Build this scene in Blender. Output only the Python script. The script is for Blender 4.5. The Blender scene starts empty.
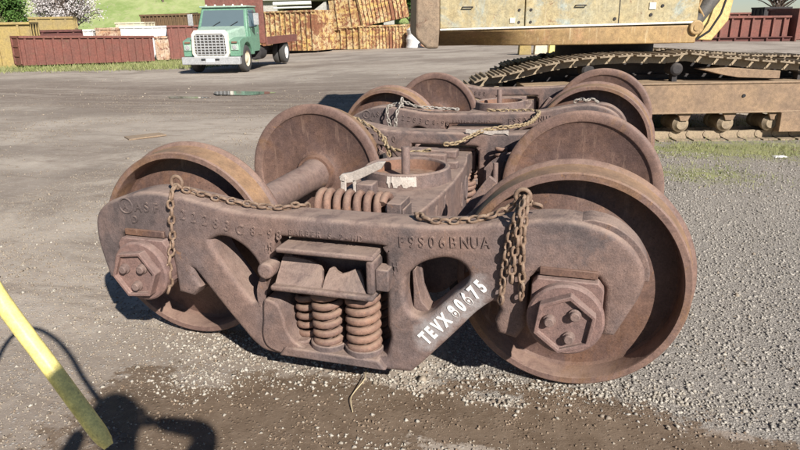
import bpy, bmesh, math, random
import numpy as np
from mathutils import Vector, Matrix
random.seed(7); rng = np.random.default_rng(7)
sc = bpy.context.scene
COL = sc.collection
PI = math.pi
rad = math.radians

# ------------------------------------------------------------------ camera
CAM = Vector((0.92776, -3.22357, 1.50058))
YAW, PITCH, ROLL, FPX = -0.29986, 0.31756, -0.016977, 626.99
d = Vector((math.sin(YAW)*math.cos(PITCH), math.cos(YAW)*math.cos(PITCH), -math.sin(PITCH)))
r = d.cross(Vector((0, 0, 1))).normalized(); u = r.cross(d)
r2 = r*math.cos(ROLL)+u*math.sin(ROLL); u2 = -r*math.sin(ROLL)+u*math.cos(ROLL)
cd = bpy.data.cameras.new('camera'); cam = bpy.data.objects.new('camera', cd); COL.objects.link(cam)
cam.matrix_world = Matrix(((r2.x, u2.x, -d.x, CAM.x), (r2.y, u2.y, -d.y, CAM.y), (r2.z, u2.z, -d.z, CAM.z), (0, 0, 0, 1)))
cd.sensor_width = 36; cd.lens = 36*FPX/800; cd.clip_start = 0.02; cd.clip_end = 3000
sc.camera = cam
# ------------------------------------------------------------------ light
SUN = Vector((1.15, -1.16, 1.0)).normalized()
elev = math.asin(SUN.z)
w = bpy.data.worlds.new("World"); sc.world = w; w.use_nodes = True
nt = w.node_tree; nt.nodes.clear()
sky = nt.nodes.new('ShaderNodeTexSky'); sky.sky_type = 'NISHITA'; sky.sun_disc = False
sky.sun_elevation = elev; sky.sun_rotation = math.atan2(SUN.x, SUN.y)
sky.air_density = 0.8; sky.dust_density = 0.1; sky.ozone_density = 3.0
bg = nt.nodes.new('ShaderNodeBackground'); bg.inputs[1].default_value = 0.05
wo = nt.nodes.new('ShaderNodeOutputWorld')
nt.links.new(sky.outputs[0], bg.inputs[0]); nt.links.new(bg.outputs[0], wo.inputs[0])
sd = bpy.data.lights.new('sun', 'SUN'); sun = bpy.data.objects.new('sun', sd); COL.objects.link(sun)
sd.energy = 5.0; sd.angle = rad(0.6); sd.color = (1.0, 0.955, 0.885)
sun.rotation_euler = (-SUN).to_track_quat('-Z', 'Y').to_euler()
sc.view_settings.view_transform = 'Standard'; sc.view_settings.look = 'None'
sc.view_settings.exposure = 0.70; sc.view_settings.gamma = 1; sc.view_settings.use_curve_mapping = False
sc.render.engine = 'CYCLES'

# ------------------------------------------------------------------ frames of reference
FW = Vector((math.sin(YAW), math.cos(YAW), 0)); RT = Vector((FW.y, -FW.x, 0))
def sstep(t): t = np.clip(t, 0, 1); return t*t*(3-2*t)
def terrain(x, y):
    x = np.asarray(x, float); y = np.asarray(y, float)
    dx = x-CAM.x; dy = y-CAM.y
    s = dx*FW.x+dy*FW.y; l = dx*RT.x+dy*RT.y
    px = 400+660*l/np.maximum(s, 1.0)
    k = .02*sstep((650-px)/410)
    h = -k*np.clip(np.minimum(s, 60)-9, 0, None)
    wl = sstep((620-px)/120)
    h = h+wl*.30*np.clip(s-56, 0, 140)*sstep((s-54)/20)
    # small mound that carries the second bogie
    m = np.exp(-(((x-.3)/1.9)**4+((y-3.0)/1.5)**4))
    h = h+m*(.028*(x-.11))
    n = (np.sin(x*2.1+1.3*np.sin(y*1.7))*np.cos(y*2.6+x*.6)*.007+np.sin(x*6.3+y*4.1)*np.cos(y*5.2-x*3.3)*.004)
    far = sstep((s-3)/10)
    h = h+n*(1-.2*far)-.006+np.sin(x*.31+y*.17)*.05*far
    return h
def H(x, y): return float(terrain(x, y))
def US(uu, ss, z=None):
    p = CAM+RT*uu+FW*ss
    return Vector((p.x, p.y, H(p.x, p.y) if z is None else z))

# ------------------------------------------------------------------ materials
def lin(c):
    return tuple((v/12.92 if v <= .04045 else ((v+.055)/1.055)**2.4) for v in c)
def nodes(m):
    m.use_nodes = True; t = m.node_tree; t.nodes.clear(); return t
def N(t, typ, **kw):
    n = t.nodes.new(typ)
    for k, v in kw.items(): setattr(n, k, v)
    return n
def noise(t, co, scale, detail=6, rough=.6, dist=0.):
    n = N(t, 'ShaderNodeTexNoise'); n.inputs['Scale'].default_value = scale; n.inputs['Detail'].default_value = detail
    n.inputs['Roughness'].default_value = rough; n.inputs['Distortion'].default_value = dist
    t.links.new(co, n.inputs['Vector']); return n.outputs['Fac']
def ramp(t, f, a, b):
    n = N(t, 'ShaderNodeMapRange'); n.interpolation_type = 'SMOOTHSTEP'
    n.inputs['From Min'].default_value = a; n.inputs['From Max'].default_value = b
    t.links.new(f, n.inputs['Value']); return n.outputs['Result']
def mix(t, f, a, b, mode='MIX'):
    n = N(t, 'ShaderNodeMix', data_type='RGBA', blend_type=mode)
    for s_, v in ((n.inputs['Factor'], f), (n.inputs[6], a), (n.inputs[7], b)):
        if isinstance(v, (int, float)): s_.default_value = v
        elif isinstance(v, tuple): s_.default_value = (*v, 1)
        else: t.links.new(v, s_)
    return n.outputs[2]
def math_(t, op, a, b=0.):
    n = N(t, 'ShaderNodeMath', operation=op)
    for i, v in enumerate((a, b)):
        if isinstance(v, (int, float)): n.inputs[i].default_value = v
        else: t.links.new(v, n.inputs[i])
    return n.outputs[0]
def finish(t, col, rough=.8, metal=0., bump=None, bs=.4, bd=.01, spec=.3):
    b = N(t, 'ShaderNodeBsdfPrincipled'); o = N(t, 'ShaderNodeOutputMaterial')
    for nm, v in (('Base Color', col), ('Roughness', rough), ('Metallic', metal)):
        if isinstance(v, tuple): b.inputs[nm].default_value = (*v, 1)
        elif isinstance(v, (int, float)): b.inputs[nm].default_value = v
        else: t.links.new(v, b.inputs[nm])
    b.inputs['Specular IOR Level'].default_value = spec
    if bump is not None:
        bn = N(t, 'ShaderNodeBump'); bn.inputs['Strength'].default_value = bs; bn.inputs['Distance'].default_value = bd
        t.links.new(bump, bn.inputs['Height']); t.links.new(bn.outputs[0], b.inputs['Normal'])
    t.links.new(b.outputs[0], o.inputs[0]); return b
def weathered(name, c1, c2, spot, dust, scale=1., dustamt=.6, spotlo=.58, rough=.75, bs=.5, bd=.004, streak=0., rust2=None):
    """painted or rusted metal: two tones, rust spots, pale settled dust on upward faces, fine grain"""
    m = bpy.data.materials.new(name); t = nodes(m)
    co = N(t, 'ShaderNodeTexCoord').outputs['Object']
    a = noise(t, co, 3*scale, 8, .65); b = noise(t, co, 22*scale, 8, .7); c = noise(t, co, 9*scale, 10, .75, .6)
    g = noise(t, co, 130*scale, 4, .7)
    col = mix(t, ramp(t, a, .35, .65), c1, c2)
    col = mix(t, ramp(t, c, spotlo, spotlo+.1), col, spot)
    if rust2: col = mix(t, ramp(t, noise(t, co, 1.6*scale, 8, .7, .8), .52, .62), col, rust2)
    col = mix(t, .5, col, mix(t, ramp(t, b, .3, .7), (.5, .5, .5), (1.3, 1.27, 1.22)), 'MULTIPLY')
    col = mix(t, .38, col, mix(t, ramp(t, g, .35, .68), (.55, .52, .50), (1.35, 1.3, 1.25)), 'MULTIPLY')
    pit = noise(t, co, 60*scale, 3, .6); col = mix(t, math_(t, 'MULTIPLY', ramp(t, pit, .62, .70), .5), col, (c2[0]*.35, c2[1]*.33, c2[2]*.33))
    if streak:
        mp = N(t, 'ShaderNodeMapping'); mp.inputs['Scale'].default_value = (14, 14, .8); t.links.new(co, mp.inputs[0])
        s_ = noise(t, mp.outputs[0], 2.2, 5, .7)
        col = mix(t, math_(t, 'MULTIPLY', ramp(t, s_, .56, .70), streak), col, dust)
    ge = N(t, 'ShaderNodeNewGeometry'); sx = N(t, 'ShaderNodeSeparateXYZ'); t.links.new(ge.outputs['Normal'], sx.inputs[0])
    up = ramp(t, sx.outputs['Z'], .25, .95)
    du = math_(t, 'MULTIPLY', math_(t, 'MULTIPLY', up, ramp(t, c, .3, .6)), dustamt)
    col = mix(t, du, col, dust)
    hgt = math_(t, 'ADD', math_(t, 'MULTIPLY', b, .8), math_(t, 'MULTIPLY', g, .9))
    rg = math_(t, 'ADD', math_(t, 'MULTIPLY', b, .25), rough-.12)
    finish(t, col, rg, 0., hgt, bs, bd, .28)
    return m
M = {}
M['cast'] = weathered('cast_steel', (.195, .130, .110), (.140, .106, .102), (.225, .130, .085), (.35, .255, .205), 1., .75, .60, .72, .7, .004, 0., (.105, .082, .080))
M['plate'] = weathered('wheel_plate', (.145, .086, .066), (.108, .068, .060), (.185, .098, .058), (.25, .16, .12), 1., .5, .60, .58, .5, .003, .5, (.15, .084, .058))
M['rim'] = weathered('wheel_rim', (.205, .130, .104), (.165, .105, .090), (.235, .135, .08), (.32, .22, .17), 1., .5, .6, .58, .35, .003, 0., (.19, .112, .072))
M['tread'] = weathered('wheel_tread', (.28, .17, .10), (.20, .125, .085), (.32, .185, .09), (.36, .25, .16), 1., .3, .6, .5, .2, .002)
M['axle'] = weathered('axle_steel', (.21, .145, .125), (.17, .12, .11), (.24, .15, .10), (.32, .24, .20), 1.3, .5, .58, .65)
M['red'] = weathered('adapter_rust', (.225, .140, .120), (.18, .118, .108), (.25, .155, .11), (.36, .27, .23), 1.5, .5, .6, .7)
M['orange'] = weathered('bright_rust', (.24, .13, .085), (.19, .11, .08), (.20, .11, .08), (.36, .27, .2), 2., .4, .55, .8)
M['spring'] = weathered('spring_steel', (.245, .145, .108), (.185, .115, .094), (.27, .145, .09), (.33, .23, .17), 2., .6, .56, .7)
M['chain'] = weathered('chain_steel', (.245, .168, .12), (.185, .122, .09), (.14, .08, .05), (.30, .23, .16), 4., .5, .55, .6, .2, .001)
M['chainy'] = weathered('chain_yellow_steel', (.32, .24, .14), (.25, .18, .11), (.22, .13, .08), (.45, .38, .26), 4., .5, .6, .6, .2, .001)
M['chaing'] = weathered('chain_grey_steel', (.34, .31, .28), (.26, .23, .2), (.22, .15, .1), (.5, .47, .42), 4., .5, .62, .5, .2, .001)
M['whitepaint'] = weathered('white_paint_chipped', (.50, .45, .41), (.42, .37, .33), (.25, .17, .13), (.6, .57, .5), 5., .2, .62, .6)
M['darkiron'] = weathered('dark_iron', (.05, .045, .045), (.035, .032, .034), (.09, .06, .045), (.16, .13, .11), 1., .4, .62, .7)
M['trackpad'] = weathered('track_steel', (.34, .27, .185), (.25, .195, .14), (.15, .10, .07), (.36, .30, .22), 1.5, .6, .6, .7)
M['trackframe'] = weathered('track_frame_paint', (.30, .205, .13), (.23, .16, .11), (.15, .095, .065), (.40, .31, .21), .9, .6, .6, .7)
M['skirt'] = weathered('faded_tan_paint', (.40, .27, .125), (.33, .22, .11), (.17, .09, .05), (.6, .5, .32), .8, .4, .6, .6, .2, .002, .5, (.40, .24, .13))
M['panel'] = weathered('faded_green_white_paint', (.36, .33, .22), (.40, .325, .18), (.20, .12, .07), (.45, .39, .26), .5, .3, .57, .55, .15, .002, .7, (.32, .36, .33))
M['stripe'] = weathered('pale_stripe_paint', (.8, .78, .70), (.74, .7, .6), (.4, .3, .2), (.8, .76, .66), 1., .2, .7, .5)
M['cweight'] = weathered('brown_counterweight', (.30, .22, .15), (.24, .18, .13), (.16, .10, .07), (.4, .31, .22), .8, .4, .55, .7)
M['boomyellow'] = weathered('boom_yellow', (.62, .47, .20), (.54, .40, .18), (.3, .18, .1), (.6, .5, .3), 1., .3, .65, .5)
M['cylinder'] = weathered('cylinder_grey', (.13, .12, .11), (.10, .095, .09), (.16, .11, .08), (.25, .22, .19), 1., .3, .62, .5)
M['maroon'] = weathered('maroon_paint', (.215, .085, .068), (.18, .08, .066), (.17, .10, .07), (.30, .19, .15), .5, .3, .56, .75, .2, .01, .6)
M['maroondark'] = weathered('dark_maroon_paint', (.13, .05, .045), (.10, .045, .04), (.16, .08, .06), (.26, .16, .13), .35, .3, .6, .8, .2, .01)  # deeper maroon tone for the darker containers
M['yelrust'] = weathered('yellow_rusted_paint', (.58, .40, .14), (.56, .45, .27), (.24, .10, .055), (.50, .38, .24), .42, .2, .46, .7, .2, .01, .55, (.24, .105, .06))
M['whiterust'] = weathered('white_rusted_paint', (.55, .46, .37), (.42, .27, .17), (.20, .085, .06), (.6, .5, .4), .5, .2, .50, .7, .2, .01, .4, (.55, .30, .15))
M['cream'] = weathered('cream_paint', (.66, .60, .46), (.6, .52, .38), (.45, .3, .2), (.7, .66, .55), .7, .2, .6, .7)
M['white'] = weathered('white_paint', (.78, .78, .78), (.72, .72, .71), (.5, .45, .4), (.75, .74, .7), .6, .2, .66, .5)
M['olive'] = weathered('olive_yellow_paint', (.36, .27, .10), (.30, .23, .11), (.3, .18, .1), (.5, .42, .28), .5, .2, .6, .7)
M['brownwood'] = weathered('brown_slat', (.17, .11, .06), (.13, .085, .05), (.2, .14, .09), (.3, .24, .16), .7, .3, .6, .8)
M['concrete'] = weathered('concrete', (.42, .41, .38), (.36, .355, .33), (.26, .25, .23), (.5, .49, .45), .4, .3, .6, .85)
M['green'] = weathered('truck_green_paint', (.15, .30, .21), (.13, .26, .19), (.22, .28, .22), (.34, .44, .34), .8, .3, .62, .4, .05, .001)
M['mint'] = weathered('truck_pale_green_paint', (.36, .50, .41), (.30, .43, .35), (.45, .50, .45), (.5, .6, .5), .8, .3, .66, .4, .05, .001)
M['chrome'] = weathered('dull_chrome', (.40, .41, .42), (.34, .35, .36), (.4, .38, .35), (.6, .6, .58), 1., .2, .66, .35, .05, .001)
M['yellow'] = weathered('bright_yellow_plastic', (.82, .71, .24), (.78, .67, .24), (.60, .50, .22), (.8, .74, .42), 2., .2, .66, .38, .05, .0008)
def cast_spray():
    m = M['cast'].copy(); m.name = 'cast_steel_with_overspray'; t = m.node_tree
    bs_ = next(n for n in t.nodes if n.type == 'BSDF_PRINCIPLED'); src = bs_.inputs['Base Color'].links[0].from_socket
    co = next(n for n in t.nodes if n.type == 'TEX_COORD').outputs['Object']
    sp_ = N(t, 'ShaderNodeSeparateXYZ'); t.links.new(co, sp_.inputs[0])
    ca_, sa_ = math.cos(math.atan2(.269, .253)), math.sin(math.atan2(.269, .253))
    X_ = math_(t, 'SUBTRACT', sp_.outputs['X'], .47); Z_ = math_(t, 'SUBTRACT', sp_.outputs['Z'], .42)
    U_ = math_(t, 'ADD', math_(t, 'MULTIPLY', X_, ca_), math_(t, 'MULTIPLY', Z_, sa_)); V_ = math_(t, 'SUBTRACT', math_(t, 'MULTIPLY', Z_, ca_), math_(t, 'MULTIPLY', X_, sa_))
    d_ = math_(t, 'ADD', math_(t, 'POWER', math_(t, 'ABSOLUTE', math_(t, 'DIVIDE', U_, .235)), 4.), math_(t, 'POWER', math_(t, 'ABSOLUTE', math_(t, 'DIVIDE', V_, .072)), 2.))
    d_ = math_(t, 'ADD', d_, math_(t, 'MULTIPLY', math_(t, 'SUBTRACT', noise(t, co, 12, 6), .5), 2.6))
    f_ = math_(t, 'MULTIPLY', ramp(t, d_, 1.15, .0), math_(t, 'ADD', math_(t, 'MULTIPLY', ramp(t, noise(t, co, 40, 5, .7), .35, .65), .40), .35))
    t.links.new(mix(t, f_, src, (.33, .315, .315)), bs_.inputs['Base Color']); return m
def plain(name, c, rough=.6, metal=0., spec=.4, bumpscale=60, bs=.1):
    m = bpy.data.materials.new(name); t = nodes(m); co = N(t, 'ShaderNodeTexCoord').outputs['Object']
    n = noise(t, co, bumpscale, 4); n2 = noise(t, co, bumpscale*.12, 5)
    col = mix(t, .4, c, mix(t, n2, (.6, .6, .6), (1.35, 1.35, 1.35)), 'MULTIPLY')
    finish(t, col, rough, metal, n, bs, .002, spec); return m
M['rubber'] = plain('tyre_rubber', (.055, .052, .05), .85)
M['glass'] = plain('dark_glass', (.10, .135, .15), .12, 0., .6, 5, 0)  # lighter blue base colour stands for reflected sky
M['black'] = plain('black_matte', (.02, .02, .022), .8)
M['skin'] = plain('skin', (.50, .31, .23), .55)
M['jacket'] = plain('blue_cloth', (.06, .08, .13), .9)
M['jeans'] = plain('denim', (.07, .10, .17), .9)
M['hair'] = plain('brown_hair', (.05, .03, .02), .7)
M['phone'] = plain('phone_plastic', (.03, .03, .03), .3)
M['stencil'] = weathered('stencil_white', (.82, .82, .80), (.74, .74, .73), (.4, .36, .34), (.8, .8, .78), 12., .1, .66, .7, .1, .0005)
M['greyspray'] = weathered('grey_overspray', (.30, .275, .27), (.26, .235, .235), (.2, .16, .15), (.36, .32, .3), 3., .3, .58, .7)
M['bark'] = plain('bark', (.13, .10, .08), .9, 0, .2, 20, .5)
def leafmat(name, c1, c2, sc_=.6):
    m = bpy.data.materials.new(name); t = nodes(m); co = N(t, 'ShaderNodeTexCoord').outputs['Object']
    col = mix(t, ramp(t, noise(t, co, sc_, 5), .35, .65), c1, c2)
    finish(t, col, .7, 0, None, spec=.2); return m
M['castspray'] = cast_spray()
M['leaf'] = leafmat('green_leaves', (.05, .11, .025), (.09, .16, .035), 1.2)
M['blossom'] = leafmat('pale_blossom', (.62, .57, .56), (.42, .38, .37), 2.5)
M['grass'] = leafmat('grass_blades', (.17, .20, .065), (.28, .27, .13), 2.)
M['stone'] = leafmat('crushed_stone', (.45, .41, .35), (.27, .235, .19), 30.)
M['stonegrey'] = leafmat('grey_crushed_stone', (.40, .365, .32), (.21, .19, .165), 25.)
M['crumb'] = leafmat('dirt_crumbs', (.36, .305, .24), (.24, .195, .15), 18.)
M['crumbdark'] = leafmat('dirt_chips', (.30, .25, .195), (.20, .16, .125), 9.)
M['straw'] = plain('straw', (.55, .45, .28), .8)

# ------------------------------------------------------------------ mesh helpers
class MB:
    def __init__(s): s.v = []; s.f = []; s.m = []
    def add(s, vs, fs, mi=0):
        o = len(s.v); s.v += [tuple(v) for v in vs]; s.f += [tuple(o+i for i in f) for f in fs]; s.m += [mi]*len(fs); return s
    def box(s, c, size, rot=None, mi=0, taper=None):
        hx, hy, hz = size[0]/2, size[1]/2, size[2]/2; vs = []
        for z in (-hz, hz):
            k = taper if (taper and z > 0) else 1
            for x, y in ((-hx, -hy), (hx, -hy), (hx, hy), (-hx, hy)): vs.append(Vector((x*k, y*k, z)))
        if rot is not None: vs = [rot @ v for v in vs]
        vs = [v+Vector(c) for v in vs]
        return s.add(vs, [(3, 2, 1, 0), (4, 5, 6, 7), (0, 1, 5, 4), (1, 2, 6, 5), (2, 3, 7, 6), (3, 0, 4, 7)], mi)
    def bx(s, x0, x1, y0, y1, z0, z1, mi=0): return s.box(((x0+x1)/2, (y0+y1)/2, (z0+z1)/2), (abs(x1-x0), abs(y1-y0), abs(z1-z0)), None, mi)
    def prism(s, poly, a0, a1, axis='y', mi=0):
        n = len(poly)
        def mk(p, a):
            return {'y': (p[0], a, p[1]), 'x': (a, p[0], p[1]), 'z': (p[0], p[1], a)}[axis]
        vs = [mk(p, a0) for p in poly]+[mk(p, a1) for p in poly]
        fs = [tuple(range(n)), tuple(range(2*n-1, n-1, -1))]+[(i, i+n, (i+1) % n+n, (i+1) % n) for i in range(n)]
        return s.add(vs, fs, mi)
    def lathe(s, prof, c=(0, 0, 0), axis='y', seg=64, mi=0, caps=True, mfun=None):
        vs = []; fs = []; ms = []
        n = len(prof)
        for k in range(seg):
            a = 2*PI*k/seg; ca, sa = math.cos(a), math.sin(a)
            for (rr, h) in prof:
                p = {'y': (rr*ca, h, rr*sa), 'x': (h, rr*ca, rr*sa), 'z': (rr*ca, rr*sa, h)}[axis]
                vs.append((p[0]+c[0], p[1]+c[1], p[2]+c[2]))
        for k in range(seg):
            k2 = (k+1) % seg
            for i in range(n-1):
                fs.append((k*n+i, k*n+i+1, k2*n+i+1, k2*n+i)); ms.append(mfun(i) if mfun else mi)
        if caps:
            fs.append(tuple(k*n for k in range(seg))); ms.append(mi)
            fs.append(tuple(k*n+n-1 for k in range(seg-1, -1, -1))); ms.append(mi)
        o = len(s.v); s.v += vs; s.f += [tuple(o+i for i in f) for f in fs]; s.m += ms; return s
    def tube(s, path, rr, seg=8, closed=False, mi=0, up=None, cap=True):
        path = [Vector(p) for p in path]; n = len(path); vs = []; fs = []
        nrm = None
        for i, p in enumerate(path):
            a = path[(i-1) % n] if (closed or i > 0) else p; b = path[(i+1) % n] if (closed or i < n-1) else p
            t = (b-a)
            t = t.normalized() if t.length > 1e-9 else Vector((0, 0, 1))
            if nrm is None:
                ref = up or (Vector((0, 0, 1)) if abs(t.z) < .9 else Vector((1, 0, 0)))
                nrm = (ref-t*ref.dot(t)).normalized()
            else:
                nrm = (nrm-t*nrm.dot(t)).normalized()
            bi = t.cross(nrm); R_ = rr[i] if isinstance(rr, (list, tuple)) else rr
            for k in range(seg):
                an = 2*PI*k/seg; vs.append(p+(nrm*math.cos(an)+bi*math.sin(an))*R_)
        m = n if closed else n-1
        for i in range(m):
            j = (i+1) % n
            for k in range(seg):
                k2 = (k+1) % seg; fs.append((i*seg+k, i*seg+k2, j*seg+k2, j*seg+k))
        if not closed and cap:
            fs.append(tuple(range(seg-1, -1, -1))); fs.append(tuple((n-1)*seg+k for k in range(seg)))
        return s.add(vs, fs, mi)
    def build(s, name, mats, parent=None, smooth=35, bevel=0., segs=2):
        me = bpy.data.meshes.new(name); me.from_pydata(s.v, [], s.f)
        if not isinstance(mats, (list, tuple)): mats = [mats]
        for m in mats: me.materials.append(m)
        if len(mats) > 1: me.polygons.foreach_set('material_index', s.m)
        bm = bmesh.new(); bm.from_mesh(me); bmesh.ops.recalc_face_normals(bm, faces=bm.faces); bm.to_mesh(me); bm.free()
        if smooth:
            me.polygons.foreach_set('use_smooth', [True]*len(me.polygons)); me.set_sharp_from_angle(angle=rad(smooth))
        o = bpy.data.objects.new(name, me); COL.objects.link(o)
        if parent: o.parent = parent
        if bevel:
            b = o.modifiers.new('bevel', 'BEVEL'); b.width = bevel; b.segments = segs; b.limit_method = 'ANGLE'; b.angle_limit = rad(35)
            b.harden_normals = False
        return o
def tag(o, label=None, cat=None, group=None, kind=None):
    for k, v in (('label', label), ('category', cat), ('group', group), ('kind', kind)):
        if v: o[k] = v
    return o
def empty(name, loc, label, cat, group=None, rz=0., ry=0., rx=0.):
    o = bpy.data.objects.new(name, None); COL.objects.link(o); o.location = loc; o.rotation_euler = (rx, ry, rz); o.empty_display_size = .2
    return tag(o, label, cat, group)
def copy_tree(o, parent=None):
    c = o.copy(); COL.objects.link(c); c.parent = parent
    for ch in [x for x in bpy.data.objects if x.parent == o]: copy_tree(ch, c)
    return c
def catmull(pts, closed=True, n=6):
    P = [Vector(p) for p in pts]; out = []; m = len(P)
    for i in range(m if closed else m-1):
        p0 = P[(i-1) % m] if closed or i > 0 else P[i]; p1 = P[i]; p2 = P[(i+1) % m]; p3 = P[(i+2) % m] if closed or i < m-2 else P[(i+1) % m]
        for k in range(n):
            t = k/n
            out.append(.5*((2*p1)+(-p0+p2)*t+(2*p0-5*p1+4*p2-p3)*t*t+(-p0+3*p1-3*p2+p3)*t**3))
    if not closed: out.append(P[-1])
    return out
def corner_smooth(pts, flags):
    """catmull between consecutive points, keeping flagged points as corners"""
    n = len(pts); start = flags.index(1) if 1 in flags else 0
    idx = [(start+i) % n for i in range(n)]; out = []; seg = []
    order = idx+[idx[0]]
    for i in order:
        seg.append(pts[i])
        if flags[i] and len(seg) > 1:
            out += [tuple(v) for v in catmull([(*p, 0) for p in seg], False, 5)[:-1]] if len(seg) > 2 else [(*seg[0], 0)]
            seg = [pts[i]]
    if len(seg) > 1: out += [tuple(v) for v in catmull([(*p, 0) for p in seg], False, 5)[:-1]]
    return [(p[0], p[1]) for p in out]
def curve_slab(name, loops, y0, y1, bev, mat, parent, res=3):
    """2-D outline with holes -> rounded-edge solid lying in the x-z plane"""
    cu = bpy.data.curves.new(name, 'CURVE'); cu.dimensions = '2D'; cu.fill_mode = 'BOTH'
    for lp in loops:
        sp = cu.splines.new('POLY'); sp.points.add(len(lp)-1); sp.use_cyclic_u = True
        for i, p in enumerate(lp): sp.points[i].co = (p[0], p[1], 0, 1)
    cu.extrude = (y1-y0)/2-bev; cu.bevel_depth = bev; cu.offset = -bev; cu.bevel_resolution = res
    tmp = bpy.data.objects.new('tmp', cu); COL.objects.link(tmp)
    me = bpy.data.meshes.new_from_object(tmp.evaluated_get(bpy.context.evaluated_depsgraph_get()))
    bpy.data.objects.remove(tmp)
    me.transform(Matrix.Translation((0, (y0+y1)/2, 0)) @ Matrix.Rotation(PI/2, 4, 'X'))
    bm = bmesh.new(); bm.from_mesh(me); bmesh.ops.remove_doubles(bm, verts=bm.verts, dist=1e-5); bmesh.ops.recalc_face_normals(bm, faces=bm.faces); bm.to_mesh(me); bm.free()
    me.name = name; me.materials.clear(); me.materials.append(mat)
    me.polygons.foreach_set('use_smooth', [True]*len(me.polygons)); me.set_sharp_from_angle(angle=rad(40))
    o = bpy.data.objects.new(name, me); COL.objects.link(o); o.parent = parent; return o
def text_mesh(items, name, mat, parent, bold=.0, face=-1, stencil=False):
    """items: (string, x, z, size, angle, width factor); letters stand proud of the plane y"""
    V = []; Fc = []
    for (s_, x, y, z, size, ang, wf, ext) in items:
        cu = bpy.data.curves.new('t', 'FONT'); cu.body = s_; cu.size = size; cu.extrude = ext; cu.bevel_depth = bold*.5; cu.offset = bold
        cu.space_character = 1.12; cu.bevel_resolution = 1
        tmp = bpy.data.objects.new('tmp', cu); COL.objects.link(tmp)
        me = bpy.data.meshes.new_from_object(tmp.evaluated_get(bpy.context.evaluated_depsgraph_get()))
        bpy.data.objects.remove(tmp)
        if stencil:
            bm = bmesh.new(); bm.from_mesh(me); bm.to_mesh(me); bm.free()
        Mx = Matrix.Translation((x, y, z)) @ Matrix.Rotation(-ang, 4, 'Y') @ Matrix.Rotation(PI/2, 4, 'X') @ Matrix.Diagonal((wf, 1, 1, 1))
        o = len(V); V += [tuple(Mx @ v.co) for v in me.vertices]; Fc += [tuple(o+i for i in p.vertices) for p in me.polygons]
    me = bpy.data.meshes.new(name); me.from_pydata(V, [], Fc); me.materials.append(mat)
    o = bpy.data.objects.new(name, me); COL.objects.link(o); o.parent = parent; return o

# ------------------------------------------------------------------ ground sheet
def axis_pts(c0, fine, near, far, n):
    t = np.linspace(-1, 1, n); k = 6.2
    v = np.sinh(t*k)/np.sinh(k)*far
    lin_ = t*near*1.0
    return c0+v+lin_
gx = np.unique(np.concatenate([np.arange(-3.2, 4.2, .045), -3.2-np.cumsum(.05*1.035**np.arange(150)), 4.2+np.cumsum(.05*1.04**np.arange(140))]))
gy = np.unique(np.concatenate([np.arange(-2.2, 3.0, .045), -2.2-np.cumsum(.06*1.06**np.arange(95)), 3.0+np.cumsum(.05*1.03**np.arange(205))]))
X, Y = np.meshgrid(gx, gy); Z = terrain(X, Y)
nx, ny = len(gx), len(gy)
verts = np.stack([X, Y, Z], -1).reshape(-1, 3)
ii = np.arange(ny-1)[:, None]*nx+np.arange(nx-1)[None, :]
quads = np.stack([ii, ii+1, ii+nx+1, ii+nx], -1).reshape(-1, 4)
gm = bpy.data.meshes.new('ground')
gm.vertices.add(len(verts)); gm.vertices.foreach_set('co', verts.ravel())
gm.loops.add(quads.size); gm.loops.foreach_set('vertex_index', quads.ravel().astype(np.int32))
gm.polygons.add(len(quads)); gm.polygons.foreach_set('loop_start', np.arange(0, quads.size, 4, dtype=np.int32)); gm.polygons.foreach_set('loop_total', np.full(len(quads), 4, np.int32))
gm.polygons.foreach_set('use_smooth', np.ones(len(quads), bool))
gm.update(); gm.validate()
def blob(x, y, cx, cy, rx, ry, a=0., p=2):
    c, s_ = math.cos(a), math.sin(a); dx = x-cx; dy = y-cy
    return np.exp(-((np.abs((dx*c+dy*s_)/rx))**p+(np.abs((-dx*s_+dy*c)/ry))**p))
def masks(x, y):
    dx = x-CAM.x; dy = y-CAM.y; s = dx*FW.x+dy*FW.y; l = dx*RT.x+dy*RT.y
    px = 400+660*l/np.maximum(s, .5)
    wob = np.sin(x*3.1+y*1.3)*.12+np.sin(y*4.7-x*2.2)*.08+np.sin(x*9+y*7)*.04
    mud = np.maximum.reduce([blob(x, y, .30, -1.25, 1.3, .42, .05, 4), blob(x, y, 2.1, -1.28, 1.7, .40, .08, 4), blob(x, y, -.2, -1.75, .9, .35, 0, 2)*.8])
    mud = mud+wob*.6*(mud > .05)
    mud = mud*(1-.95*blob(x, y, -.50, -.88, .50, .19, -.1)) * (1-.95*blob(x, y, .25, -.93, .16, .08)) * (1-.95*blob(x, y, .63, -.97, .15, .05)) * (1-.95*blob(x, y, .75, -1.33, .45, .07))*(1-.9*blob(x, y, -.62, -1.15, .16, .1))
    grav = sstep((x-1.0+wob)/.7)*sstep((y+1.05+wob*.5)/.35)
    grav = np.maximum(grav, sstep((x-.2)/.3)*sstep((y+1.0)/.1)*sstep((1.3-y)/.8))
    grav = grav*sstep((11-s)/3)
    gr = np.maximum.reduce([blob(x, y, 2.6, 4.7, 1.9, .75, .25, 2), blob(x, y, 1.95, 3.25, .7, .5, .2)*.9, blob(x, y, 3.2, 6.6, 3, 1.2, .3)*.8])
    left = sstep((270-px)/100)
    gr = np.maximum(gr, left*sstep((s-(25+.012*px))/3)*.95)
    gr = np.maximum(gr, sstep((s-52)/6)*sstep((700-px)/120))
    road = np.exp(-((s-(14.5+.006*(400-px)+np.sin(l*.5)*.8))/4.6)**2)*1.05*sstep((600-px)/80)
    road = np.maximum(road, .6*np.exp(-((s-27)/3)**2)*sstep((700-px)/200)*sstep((px-100)/150))
    gr = gr*np.where(s < 20, .78, 1.)
    return np.clip(mud, 0, 1), np.clip(grav, 0, 1), np.clip(gr, 0, 1), np.clip(road, 0, 1)
mk = masks(verts[:, 0], verts[:, 1])
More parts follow.
